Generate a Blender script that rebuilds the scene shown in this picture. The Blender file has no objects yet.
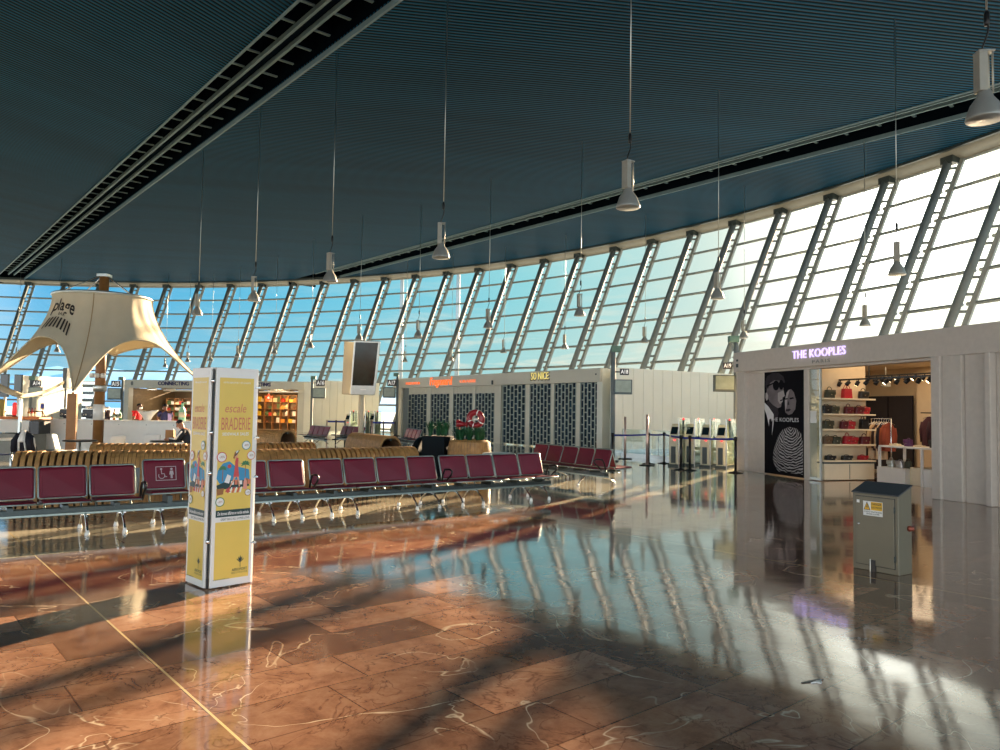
import bpy, bmesh, math, random
from mathutils import Vector, Matrix
random.seed(7)
PI = math.pi
C = bpy.context.scene.collection
SC = bpy.context.scene

# ---------------------------------------------------------------- camera model
F, EYE = 750.0, 1.62
PITCH, ROLL = math.atan(35 / 750), 0.0157
FW = Vector((0, math.cos(PITCH), math.sin(PITCH)))
UP0 = Vector((0, -math.sin(PITCH), math.cos(PITCH)))
RT = Vector((1, 0, 0)) * math.cos(ROLL) + UP0 * math.sin(ROLL)
UPV = UP0 * math.cos(ROLL) - Vector((1, 0, 0)) * math.sin(ROLL)

def ray(px, py):
    return FW + RT * ((px - 500) / F) + UPV * ((375 - py) / F)

def D(px, py, Y):                                   # point of the sight line at distance Y
    r = ray(px, py)
    return Vector((0, 0, EYE)) + r * (Y / r.y)

def H(px, py, h):                                   # point of the sight line at height h
    r = ray(px, py)
    return Vector((0, 0, EYE)) + r * ((h - EYE) / r.z)

def on_line(px, A, d, py=410):                      # distance along the plan line A + s d seen in column px
    r = ray(px, py)
    det = r.x * (-d[1]) + d[0] * r.y
    # r*k = A + s d
    k = (A[0] * (-d[1]) + d[0] * A[1]) / det
    return (r.x * k - A[0]) * d[0] + (r.y * k - A[1]) * d[1]

# ---------------------------------------------------------------- materials
def lin(c):
    out = []
    for x in c[:3]:
        x = x / 255.0
        out.append(x / 12.92 if x <= 0.04045 else ((x + 0.055) / 1.055) ** 2.4)
    return tuple(out) + (1.0,)

MC = {}
def mat(name, col, rough=0.5, metal=0.0, var=0.06, scale=6.0, bump=0.0, emit=0.0, spec=0.5, coat=0.0):
    if name in MC: return MC[name]
    m = bpy.data.materials.new(name); m.use_nodes = True
    nt = m.node_tree; b = nt.nodes['Principled BSDF']
    c = lin(col)
    tc = nt.nodes.new('ShaderNodeTexCoord')
    nz = nt.nodes.new('ShaderNodeTexNoise'); nz.inputs['Scale'].default_value = scale; nz.inputs['Detail'].default_value = 4
    nt.links.new(tc.outputs['Object'], nz.inputs['Vector'])
    cr = nt.nodes.new('ShaderNodeValToRGB')
    cr.color_ramp.elements[0].position = 0.3; cr.color_ramp.elements[1].position = 0.7
    cr.color_ramp.elements[0].color = tuple(x * (1 - var) for x in c[:3]) + (1,)
    cr.color_ramp.elements[1].color = tuple(min(1, x * (1 + var)) for x in c[:3]) + (1,)
    nt.links.new(nz.outputs['Fac'], cr.inputs['Fac'])
    nt.links.new(cr.outputs['Color'], b.inputs['Base Color'])
    b.inputs['Roughness'].default_value = rough; b.inputs['Metallic'].default_value = metal
    b.inputs['Specular IOR Level'].default_value = spec
    b.inputs['Coat Weight'].default_value = coat
    if bump:
        bp = nt.nodes.new('ShaderNodeBump'); bp.inputs['Strength'].default_value = bump; bp.inputs['Distance'].default_value = 0.01
        nt.links.new(nz.outputs['Fac'], bp.inputs['Height']); nt.links.new(bp.outputs['Normal'], b.inputs['Normal'])
    if emit:
        b.inputs['Emission Color'].default_value = c; b.inputs['Emission Strength'].default_value = emit
    MC[name] = m
    return m

def glass_mat(name, tint, refl=1.0, rough=0.0):
    if name in MC: return MC[name]
    m = bpy.data.materials.new(name); m.use_nodes = True
    nt = m.node_tree; nt.nodes.clear()
    out = nt.nodes.new('ShaderNodeOutputMaterial')
    tr = nt.nodes.new('ShaderNodeBsdfTransparent'); tr.inputs['Color'].default_value = tint + (1,)
    gl = nt.nodes.new('ShaderNodeBsdfGlossy'); gl.inputs['Roughness'].default_value = rough
    fr = nt.nodes.new('ShaderNodeLayerWeight')
    pw_ = nt.nodes.new('ShaderNodeMath'); pw_.operation = 'POWER'; pw_.inputs[1].default_value = 5.0
    nt.links.new(fr.outputs['Facing'], pw_.inputs[0])
    mu = nt.nodes.new('ShaderNodeMath'); mu.operation = 'MULTIPLY_ADD'; mu.inputs[1].default_value = 0.9 * refl; mu.inputs[2].default_value = 0.045 * refl
    mx = nt.nodes.new('ShaderNodeMixShader')
    nt.links.new(pw_.outputs[0], mu.inputs[0]); nt.links.new(mu.outputs[0], mx.inputs['Fac'])
    nt.links.new(tr.outputs[0], mx.inputs[1]); nt.links.new(gl.outputs[0], mx.inputs[2])
    nt.links.new(mx.outputs[0], out.inputs['Surface'])
    MC[name] = m
    return m

# ---------------------------------------------------------------- mesh builder
class MB:
    def __init__(s, M=None):
        s.v, s.f, s.mi, s.sm = [], [], [], []
        s.M = M or Matrix.Identity(4)
    def add(s, vs, fs, mi=0, smooth=False):
        o = len(s.v)
        s.v += [s.M @ Vector(p) for p in vs]
        for f in fs:
            s.f.append([i + o for i in f]); s.mi.append(mi); s.sm.append(smooth)
        return s
    def box(s, c, d, mi=0, rz=0.0, rx=0.0, ry=0.0, taper=1.0):
        R = Matrix.Translation(Vector(c)) @ Matrix.Rotation(rz, 4, 'Z') @ Matrix.Rotation(ry, 4, 'Y') @ Matrix.Rotation(rx, 4, 'X')
        x, y, z = d[0] / 2, d[1] / 2, d[2] / 2
        t = taper
        vs = [(-x, -y, -z), (x, -y, -z), (x, y, -z), (-x, y, -z), (-x * t, -y * t, z), (x * t, -y * t, z), (x * t, y * t, z), (-x * t, y * t, z)]
        return s.add([R @ Vector(p) for p in vs], [(0, 3, 2, 1), (4, 5, 6, 7), (0, 1, 5, 4), (1, 2, 6, 5), (2, 3, 7, 6), (3, 0, 4, 7)], mi)
    def bx(s, x0, x1, y0, y1, z0, z1, mi=0):
        return s.box(((x0 + x1) / 2, (y0 + y1) / 2, (z0 + z1) / 2), (x1 - x0, y1 - y0, z1 - z0), mi)
    def tube(s, pts, r, n=8, mi=0, closed=False, smooth=True):
        pts = [Vector(p) for p in pts]; N = len(pts)
        rs = r if isinstance(r, (list, tuple)) else [r] * N
        vs, fs = [], []
        prev = None
        for i, p in enumerate(pts):
            a = pts[(i - 1) % N] if (closed or i > 0) else p
            b = pts[(i + 1) % N] if (closed or i < N - 1) else p
            t = (b - a).normalized()
            if prev is None:
                q = t.orthogonal().normalized()
            else:
                q = (prev - t * prev.dot(t))
                q = q.normalized() if q.length > 1e-6 else t.orthogonal().normalized()
            prev = q; w = t.cross(q)
            for k in range(n):
                a_ = 2 * PI * k / n + PI / n
                vs.append(p + (q * math.cos(a_) + w * math.sin(a_)) * rs[i])
        for i in range(N if closed else N - 1):
            j = (i + 1) % N
            for k in range(n):
                l = (k + 1) % n
                fs.append((i * n + k, i * n + l, j * n + l, j * n + k))
        if not closed:
            fs.append(tuple(range(n))[::-1]); fs.append(tuple((N - 1) * n + k for k in range(n)))
        return s.add(vs, fs, mi, smooth)
    def lathe(s, prof, c=(0, 0, 0), n=20, mi=0, smooth=True, sx=1.0, sy=1.0):
        vs, fs = [], []
        for (r, z) in prof:
            for k in range(n):
                a = 2 * PI * k / n
                vs.append((c[0] + r * sx * math.cos(a), c[1] + r * sy * math.sin(a), c[2] + z))
        for i in range(len(prof) - 1):
            for k in range(n):
                l = (k + 1) % n
                fs.append((i * n + k, i * n + l, (i + 1) * n + l, (i + 1) * n + k))
        if prof[0][0] > 1e-5: fs.append(tuple(range(n))[::-1])
        if prof[-1][0] > 1e-5: fs.append(tuple((len(prof) - 1) * n + k for k in range(n)))
        return s.add(vs, fs, mi, smooth)
    def prism(s, poly, h, fr=None, mi=0):
        """poly in the (a, b) plane of frame fr = (origin, a axis, b axis, normal), thick h along the normal"""
        o, a, b, nn = fr or (Vector((0, 0, 0)), Vector((1, 0, 0)), Vector((0, 1, 0)), Vector((0, 0, 1)))
        N = len(poly)
        vs = [o + a * p[0] + b * p[1] for p in poly] + [o + a * p[0] + b * p[1] + nn * h for p in poly]
        fs = [tuple(range(N))[::-1], tuple(range(N, 2 * N))] + [(i, (i + 1) % N, N + (i + 1) % N, N + i) for i in range(N)]
        return s.add(vs, fs, mi)
    def flat(s, poly, fr, off=0.001, mi=0):
        o, a, b, nn = fr
        return s.add([o + a * p[0] + b * p[1] + nn * off for p in poly], [tuple(range(len(poly)))], mi)
    def disc(s, cx, cy, r, fr, off=0.001, mi=0, n=20, ry=None):
        return s.flat([(cx + r * math.cos(2 * PI * k / n), cy + (ry or r) * math.sin(2 * PI * k / n)) for k in range(n)], fr, off, mi)
    def ring(s, cx, cy, r0, r1, fr, off=0.001, mi=0, n=24, a0=0, a1=2 * PI):
        o, a, b, nn = fr; vs = []; 
        for k in range(n + 1):
            t = a0 + (a1 - a0) * k / n
            for r in (r0, r1): vs.append(o + a * (cx + r * math.cos(t)) + b * (cy + r * math.sin(t)) + nn * off)
        return s.add(vs, [(2 * k, 2 * k + 1, 2 * k + 3, 2 * k + 2) for k in range(n)], mi)
    def text(s, txt, fr, cx, cy, size, off=0.001, mi=0, ext=0.0, bold=0.0, width=None, shear=0.0, space=1.0):
        vs, fs, w = text_geo(txt, ext / max(size, 1e-6), bold, shear, space)
        o, a, b, nn = fr
        sx = size if width is None else width / max(w, 1e-6)
        return s.add([o + a * (cx + p[0] * sx) + b * (cy + p[1] * size) + nn * (off + ext / 2 + p[2] * size) for p in vs], fs, mi)
    def grid(s, fn, nu, nv, mi=0, smooth=True, closed_u=False):
        vs = [fn(i / nu, j / nv) for i in range(nu + (0 if closed_u else 1)) for j in range(nv + 1)]
        N = nu if closed_u else nu + 1
        fs = []
        for i in range(nu):
            k = (i + 1) % N
            for j in range(nv):
                fs.append((i * (nv + 1) + j, k * (nv + 1) + j, k * (nv + 1) + j + 1, i * (nv + 1) + j + 1))
        return s.add(vs, fs, mi, smooth)
    def build(s, name, mats, parent=None, bevel=0.0, solid=0.0, seg=1):
        if not isinstance(mats, (list, tuple)): mats = [mats]
        vs = s.v; off = Vector((0, 0, 0))
        if parent is None and vs:
            xs = [p.x for p in vs]; ys = [p.y for p in vs]; zs = [p.z for p in vs]
            off = Vector(((min(xs) + max(xs)) / 2, (min(ys) + max(ys)) / 2, min(zs)))
        me = bpy.data.meshes.new(name)
        me.from_pydata([tuple(p - off) for p in vs], [], s.f)
        for m in mats: me.materials.append(m)
        me.polygons.foreach_set('material_index', s.mi)
        me.polygons.foreach_set('use_smooth', s.sm)
        me.update()
        o = bpy.data.objects.new(name, me); C.objects.link(o); o.location = off
        if parent is not None: o.parent = parent
        if solid:
            md = o.modifiers.new('solid', 'SOLIDIFY'); md.thickness = solid; md.offset = 0
        if bevel:
            md = o.modifiers.new('bevel', 'BEVEL'); md.width = bevel; md.segments = seg; md.limit_method = 'ANGLE'; md.angle_limit = math.radians(40)
        return o

TG = {}
def text_geo(txt, ext, bold, shear, space):
    key = (txt, round(ext, 4), bold, shear, space)
    if key in TG: return TG[key]
    cu = bpy.data.curves.new('lettering_source', 'FONT'); cu.body = txt; cu.size = 1.0
    cu.align_x = 'CENTER'; cu.align_y = 'CENTER'; cu.extrude = ext / 2; cu.offset = bold; cu.shear = shear; cu.space_character = space
    cu.resolution_u = 3
    o = bpy.data.objects.new('lettering_source', cu); C.objects.link(o)
    dg = bpy.context.evaluated_depsgraph_get()
    me = bpy.data.meshes.new_from_object(o.evaluated_get(dg))
    vs = [tuple(v.co) for v in me.vertices]; fs = [tuple(p.vertices) for p in me.polygons]
    w = (max(p[0] for p in vs) - min(p[0] for p in vs)) if vs else 1
    bpy.data.objects.remove(o); bpy.data.curves.remove(cu); bpy.data.meshes.remove(me)
    TG[key] = (vs, fs, w)
    return TG[key]

def tag(o, label=None, cat=None, group=None, kind=None):
    if label: o['label'] = label
    if cat: o['category'] = cat
    if group: o['group'] = group
    if kind: o['kind'] = kind
    return o

def thing(name, label, cat, loc=(0, 0, 0), rz=0.0, group=None, kind=None):
    o = bpy.data.objects.new(name, None); C.objects.link(o)
    o.empty_display_size = 0.1
    o.location = loc; o.rotation_euler = (0, 0, rz)
    return tag(o, label, cat, group, kind)

def dup(root, loc, rz=None, label=None, group=None, scale=None):
    r = root.copy(); C.objects.link(r); r.location = loc
    if rz is not None: r.rotation_euler = (0, 0, rz)
    if label: r['label'] = label
    if group: r['group'] = group
    if scale: r.scale = (scale,) * 3
    for ch in list(root.children):
        c = ch.copy(); C.objects.link(c); c.parent = r
        for g in list(ch.children):
            d = g.copy(); C.objects.link(d); d.parent = c
    return r

def frame(o, a, b):
    a = Vector(a).normalized(); b = Vector(b).normalized()
    return (Vector(o), a, b, a.cross(b))

# ---------------------------------------------------------------- palette
WALL = mat('painted_panel_cream', (226, 226, 212), 0.45, var=0.02, scale=1.5)
FASC = mat('painted_fascia_warm_grey', (206, 203, 186), 0.45, var=0.02, scale=1.5)
STONE = mat('storefront_stone_grey', (206, 196, 184), 0.6, var=0.04, scale=9, bump=0.05)
STEEL = mat('brushed_steel', (172, 176, 172), 0.32, 1.0, scale=20)
CHROME = mat('polished_chrome', (222, 224, 222), 0.14, 1.0)
ALU = mat('anodised_aluminium', (196, 203, 200), 0.38, 0.85)
DSTEEL = mat('dark_steel', (70, 80, 80), 0.4, 0.6)
BLACK = mat('black_plastic', (18, 19, 21), 0.35)
NAVYB = mat('dark_blue_black_cloth', (22, 26, 38), 0.8)
MULL = mat('grey_painted_mullion', (118, 128, 130), 0.65, 0.0, spec=.2)
MULL2 = mat('light_aluminium_glazing_bar', (150, 156, 152), 0.65, 0.0, spec=.2)
WHITE = mat('white_paint', (236, 236, 230), 0.4, var=0.02)
def make_translucent(m, f):
    nt = m.node_tree; b = nt.nodes['Principled BSDF']; out = nt.nodes['Material Output']
    tl = nt.nodes.new('ShaderNodeBsdfTranslucent'); mx = nt.nodes.new('ShaderNodeMixShader'); mx.inputs[0].default_value = f
    src = b.inputs['Base Color'].links[0].from_socket; nt.links.new(src, tl.inputs['Color'])
    nt.links.new(b.outputs[0], mx.inputs[1]); nt.links.new(tl.outputs[0], mx.inputs[2]); nt.links.new(mx.outputs[0], out.inputs['Surface'])
MAROON = mat('maroon_vinyl', (112, 22, 44), 0.42, var=0.08, scale=3, bump=0.04)
WOOD = mat('oak_slat', (168, 128, 76), 0.5, var=0.22, scale=9, bump=0.06)
WOODP = mat('varnished_wood_post', (146, 102, 56), 0.45, var=0.12, scale=5)
YEL = mat('printed_yellow', (232, 202, 98), 0.4, var=0.02)
CANV = mat('cream_stretch_fabric', (216, 207, 182), 0.75, var=0.04, scale=2, bump=0.05)
make_translucent(CANV, .22)
GLS = glass_mat('clear_facade_glass', (0.93, 0.965, 0.96), 1.0)
GLP = glass_mat('clear_partition_glass', (0.86, 0.92, 0.9), 1.0)
DKGL = mat('dark_screen_glass', (26, 40, 44), 0.12)
GREY = mat('grey_powder_coat', (150, 150, 140), 0.5, 0.2)

SOFF = mat('soffit_grey_beige', (134, 134, 126), 0.6, var=0.04)
MULT = mat('grey_transom', (128, 136, 136), 0.4, 0.3)
TRIMG = mat('slot_trim_grey', (104, 130, 142), 0.6, 0.0, spec=.2)
WOODD = mat('gap_shade_wood', (88, 62, 36), 0.7, var=.2)  # dark tone put in for the shade inside the slatted benches
# ================================================================ SETTING
Cc = Vector((-33.78, 10.17)); RTOP, RBOT, ZT = 55.93, 50.43, 12.0
ZC = 12.3
TH0, DTH, DEL = 97.944, 3.0776, 0.5
U = Vector((-0.647, 0.762)); V = Vector((0.762, 0.647))

def clip(poly, n, c, keep_less=True):
    out = []
    for i in range(len(poly)):
        a, b = poly[i], poly[(i + 1) % len(poly)]
        da = a.dot(n) - c; db = b.dot(n) - c
        if not keep_less: da, db = -da, -db
        if da <= 0: out.append(a)
        if da * db < 0: out.append(a + (b - a) * (da / (da - db)))
    return out

# ---- floor
def floor_material():
    m = bpy.data.materials.new('polished_marble_floor'); m.use_nodes = True
    nt = m.node_tree; N = nt.nodes; L = nt.links; b = N['Principled BSDF']
    geo = N.new('ShaderNodeNewGeometry')
    mp = N.new('ShaderNodeMapping'); mp.vector_type = 'TEXTURE'
    mp.inputs['Rotation'].default_value = (0, 0, math.atan2(V.y, V.x))
    L.new(geo.outputs['Position'], mp.inputs['Vector'])          # x' runs along V, y' along U
    off = N.new('ShaderNodeMapping'); off.inputs['Location'].default_value = (-1.46 + 0.0, 0.12, 0)
    L.new(mp.outputs[0], off.inputs['Vector'])
    br = N.new('ShaderNodeTexBrick'); br.inputs['Scale'].default_value = 1.0
    br.inputs['Brick Width'].default_value = 1.18; br.inputs['Row Height'].default_value = 0.46
    br.inputs['Mortar Size'].default_value = 0.006; br.inputs['Mortar Smooth'].default_value = 0.2
    br.offset = 0.43; br.offset_frequency = 2; br.squash = 0.8; br.squash_frequency = 3
    br.inputs['Color1'].default_value = (0, 0, 0, 1); br.inputs['Color2'].default_value = (1, 1, 1, 1)
    br.inputs['Mortar'].default_value = (0.5, 0.5, 0.5, 1)
    L.new(off.outputs[0], br.inputs['Vector'])
    def noise(sc, det=5, rough=0.6, dist=0.0, src=None):
        n = N.new('ShaderNodeTexNoise'); n.inputs['Scale'].default_value = sc; n.inputs['Detail'].default_value = det
        n.inputs['Roughness'].default_value = rough; n.inputs['Distortion'].default_value = dist
        L.new((src or mp).outputs[0], n.inputs['Vector']); return n
    def ramp(src, stops):
        r = N.new('ShaderNodeValToRGB'); L.new(src, r.inputs['Fac'])
        while len(r.color_ramp.elements) < len(stops): r.color_ramp.elements.new(0.5)
        for e, (p, c) in zip(r.color_ramp.elements, stops): e.position = p; e.color = c
        return r
    def mix(a, b_, fac, mode='MIX'):
        x = N.new('ShaderNodeMix'); x.data_type = 'RGBA'; x.blend_type = mode
        for k, s in ((6, a), (7, b_)):
            if isinstance(s, tuple): x.inputs[k].default_value = s
            else: L.new(s, x.inputs[k])
        if isinstance(fac, float): x.inputs[0].default_value = fac
        else: L.new(fac, x.inputs[0])
        return x.outputs[2]
    tile = br.outputs['Color']
    n1 = noise(4.5, 8, 0.72, 0.3)
    red = ramp(n1.outputs['Fac'], [(0.28, lin((138, 98, 78))), (0.5, lin((186, 144, 118))), (0.74, lin((210, 174, 148)))])
    tilec = ramp(tile, [(0.0, lin((158, 152, 150))), (1.0, lin((255, 248, 240)))])
    redc = mix(red.outputs['Color'], tilec.outputs['Color'], 1.0, 'MULTIPLY')
    n2 = noise(0.95, 3, 0.5, 1.6)
    vein = ramp(n2.outputs['Fac'], [(0.492, (0, 0, 0, 1)), (0.5, (1, 1, 1, 1)), (0.508, (0, 0, 0, 1))])
    n2b = noise(1.3, 2, 0.5, 0.0)
    vmask = ramp(n2b.outputs['Fac'], [(0.46, (0, 0, 0, 1)), (0.58, (1, 1, 1, 1))])
    vv = mix(vein.outputs['Color'], vmask.outputs['Color'], 1.0, 'MULTIPLY')
    redv = mix(redc, lin((232, 214, 186)), vv)
    # darker brown veins
    n3 = noise(2.2, 4, 0.6, 1.2)
    vein2 = ramp(n3.outputs['Fac'], [(0.485, (0, 0, 0, 1)), (0.5, (0.6, 0.6, 0.6, 1)), (0.515, (0, 0, 0, 1))])
    redv = mix(redv, lin((86, 50, 36)), vein2.outputs['Color'])
    grey = ramp(n1.outputs['Fac'], [(0.3, lin((186, 182, 160))), (0.7, lin((214, 208, 186)))])  # stone lightened in place of sunlight that the benches block
    sep = N.new('ShaderNodeSeparateXYZ'); L.new(mp.outputs[0], sep.inputs[0])
    gt = N.new('ShaderNodeMath'); gt.operation = 'GREATER_THAN'; gt.inputs[1].default_value = 9.3
    L.new(sep.outputs['Y'], gt.inputs[0])
    col = mix(redv, grey.outputs['Color'], gt.outputs[0])
    joint = ramp(br.outputs['Fac'], [(0.0, (0, 0, 0, 1)), (1.0, (0.75, 0.75, 0.75, 1))])
    col = mix(col, lin((92, 62, 46)), joint.outputs['Color'])
    # brass movement strips along U every 6.3 m
    fx = N.new('ShaderNodeMath'); fx.operation = 'ADD'; fx.inputs[1].default_value = -1.46 + 63.0
    L.new(sep.outputs['X'], fx.inputs[0])
    md = N.new('ShaderNodeMath'); md.operation = 'MODULO'; md.inputs[1].default_value = 6.3
    L.new(fx.outputs[0], md.inputs[0])
    lt = N.new('ShaderNodeMath'); lt.operation = 'LESS_THAN'; lt.inputs[1].default_value = 0.014
    L.new(md.outputs[0], lt.inputs[0])
    col = mix(col, lin((214, 196, 150)), lt.outputs[0])
    L.new(col, b.inputs['Base Color'])
    n4 = noise(1.1, 2, 0.5)
    rr = ramp(n1.outputs['Fac'], [(0.3, (0.05, 0.05, 0.05, 1)), (0.75, (0.1, 0.1, 0.1, 1))])
    L.new(rr.outputs['Color'], b.inputs['Roughness'])
    b.inputs['Specular IOR Level'].default_value = 0.6
    b.inputs['Coat Weight'].default_value = 0.45; b.inputs['Coat Roughness'].default_value = 0.08
    bp = N.new('ShaderNodeBump'); bp.inputs['Strength'].default_value = 0.15; bp.inputs['Distance'].default_value = 0.02
    ad = N.new('ShaderNodeMath'); ad.operation = 'MULTIPLY_ADD'; ad.inputs[1].default_value = 0.35
    L.new(tile, ad.inputs[0]); L.new(n4.outputs['Fac'], ad.inputs[2])
    L.new(n4.outputs['Fac'], bp.inputs['Height']); L.new(bp.outputs['Normal'], b.inputs['Normal']); L.new(bp.outputs['Normal'], b.inputs['Coat Normal'])
    return m

FLOORM = floor_material()
NS = 96
disc = [Cc + Vector((math.cos(2 * PI * k / NS), math.sin(2 * PI * k / NS))) * (RBOT + 0.3) for k in range(NS)]
mb = MB(); mb.prism([tuple(p) for p in disc], 0.3, (Vector((0, 0, -0.3)), Vector((1, 0, 0)), Vector((0, 1, 0)), Vector((0, 0, 1))))
tag(mb.build('floor', FLOORM), kind='structure')

# ---- ceiling of metal slats with two deep slots
def ceiling_material(name, az):
    m = bpy.data.materials.new(name); m.use_nodes = True
    nt = m.node_tree; N = nt.nodes; L = nt.links; b = N['Principled BSDF']
    geo = N.new('ShaderNodeNewGeometry')
    mp = N.new('ShaderNodeMapping'); mp.vector_type = 'TEXTURE'
    mp.inputs['Rotation'].default_value = (0, 0, math.radians(90 - az))     # x' along the slats
    L.new(geo.outputs['Position'], mp.inputs['Vector'])
    wv = N.new('ShaderNodeTexWave'); wv.wave_type = 'BANDS'; wv.bands_direction = 'Y'; wv.wave_profile = 'SIN'
    wv.inputs['Scale'].default_value = 0.314159 / 0.16; wv.inputs['Distortion'].default_value = 0
    L.new(mp.outputs[0], wv.inputs['Vector'])
    st = N.new('ShaderNodeMapping'); st.inputs['Scale'].default_value = (0.1, 1.2, 1)
    L.new(mp.outputs[0], st.inputs['Vector'])
    nz = N.new('ShaderNodeTexNoise'); nz.inputs['Scale'].default_value = 0.6; nz.inputs['Detail'].default_value = 5
    L.new(st.outputs[0], nz.inputs['Vector'])
    r1 = N.new('ShaderNodeValToRGB'); L.new(wv.outputs['Fac'], r1.inputs['Fac'])
    r1.color_ramp.elements[0].position = 0.25; r1.color_ramp.elements[0].color = lin((5, 15, 22))
    r1.color_ramp.elements[1].position = 0.75; r1.color_ramp.elements[1].color = lin((12, 84, 120))
    r2 = N.new('ShaderNodeValToRGB'); L.new(nz.outputs['Fac'], r2.inputs['Fac'])
    r2.color_ramp.elements[0].position = 0.35; r2.color_ramp.elements[0].color = (0.72, 0.72, 0.72, 1)
    r2.color_ramp.elements[1].position = 0.7; r2.color_ramp.elements[1].color = (1, 1, 1, 1)
    mx = N.new('ShaderNodeMix'); mx.data_type = 'RGBA'; mx.blend_type = 'MULTIPLY'; mx.inputs[0].default_value = 1
    L.new(r1.outputs[0], mx.inputs[6]); L.new(r2.outputs[0], mx.inputs[7])
    L.new(mx.outputs[2], b.inputs['Base Color'])
    b.inputs['Roughness'].default_value = 0.6; b.inputs['Specular IOR Level'].default_value = 0.04
    bp = N.new('ShaderNodeBump'); bp.inputs['Strength'].default_value = 0.5; bp.inputs['Distance'].default_value = 0.03
    L.new(wv.outputs['Fac'], bp.inputs['Height']); L.new(bp.outputs['Normal'], b.inputs['Normal'])
    return m

CEILL = ceiling_material('slatted_metal_ceiling', 27)
CEILM = ceiling_material('slatted_metal_ceiling_centre', 80)
CEILR = ceiling_material('slatted_metal_ceiling_side', 76)
CDARK = mat('dark_ceiling_void', (10, 20, 30), 0.9, spec=0.0)
RCEIL = RTOP - 1.05
cdisc = [Cc + Vector((math.cos(2 * PI * k / 160), math.sin(2 * PI * k / 160))) * RCEIL for k in range(160)]
bands = [(-90, -29.4, CEILL), (-27.3, -10.6, CEILL), (-8.5, 8.27, CEILL), (10.32, 27.2, CEILM), (29.45, 60, CEILR)]
slots = [(-29.4, -27.3), (-10.6, -8.5), (8.27, 10.32), (27.2, 29.45)]
CF = (Vector((0, 0, ZC)), Vector((1, 0, 0)), Vector((0, 1, 0)), Vector((0, 0, 1)))
for i, (a, b_, m_) in enumerate(bands):
    p = clip(clip(cdisc, V, b_), V, a, False)
    if len(p) < 3: continue
    mb = MB(); mb.prism([tuple(q) for q in p], 0.25, CF)
    tag(mb.build('ceiling' if i == 0 else 'ceiling_%d' % (i + 1), m_), kind='structure')
for i, (a, b_) in enumerate(slots):
    root = None
    ua = []
    for vv_ in (a, b_):                                      # extent of the slot along U inside the ceiling disc
        d = vv_ - Cc.dot(V); h = math.sqrt(max(0.0, RCEIL ** 2 - d * d)); cu_ = Cc.dot(U)
        ua.append((cu_ - h, cu_ + h))
    u0, u1, u2 = max(ua[0][0], ua[1][0]), min(ua[0][1], ua[1][1]), max(ua[0][1], ua[1][1]) + .7
    u0 = max(u0, -18.0)
    M = Matrix(((U.x, -V.x, 0, 0), (U.y, -V.y, 0, 0), (0, 0, 1, 0), (0, 0, 0, 1)))   # local x = U, y = -V
    w = b_ - a; mid = -(a + b_) / 2
    mb = MB(M)
    mb.bx(u0, u2, mid - w / 2 - .1, mid + w / 2 + .1, ZC + 1.25, ZC + 1.35); mb.bx(u2, u2 + .08, mid - w / 2 - .1, mid + w / 2 + .1, ZC - .3, ZC + 1.35)
    mb.bx(u0, u2, mid - w / 2 - .1, mid - w / 2 - .02, ZC + .02, ZC + 1.25)
    mb.bx(u0, u2, mid + w / 2 + .02, mid + w / 2 + .1, ZC + .02, ZC + 1.25)
    root = tag(mb.build('ceiling_slot_%d' % (i + 1), CDARK), kind='structure')
    inv = root.matrix_basis.inverted() if False else Matrix.Translation(-root.location)
    for sgn in (-1, 1):
        t_ = MB(inv @ M); yy = mid + sgn * (w / 2 - .03)
        t_.bx(u0, u1, yy - .035, yy + .035, ZC - .04, ZC + .12)
        t_.build('edge_trim', TRIMG, root)
    t_ = MB(inv @ M)
    for sgn in (-1, 1):
        t_.bx(u0, u1, mid + sgn * .2 - .045, mid + sgn * .2 + .045, ZC + .22, ZC + .36)
    t_.bx(u0, u1, mid - .1, mid + .1, ZC + .3, ZC + .38, 1)
    t_.build('light_track', [TRIMG, CDARK], root)
    t_ = MB(inv @ M)
    k = u0 + .6
    while k < u1 - .3:
        for sgn in (-1, 1):
            t_.box((k, mid + sgn * (w / 4 + .12), ZC + .62), (.06, w / 2 - .28, .34))
            t_.box((k, mid + sgn * (w / 4 + .05), ZC + .44), (.1, w / 2 - .3, .04), 1)
        k += 1.25
    t_.build('bracket_rib', [CDARK, TRIMG], root)

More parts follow.
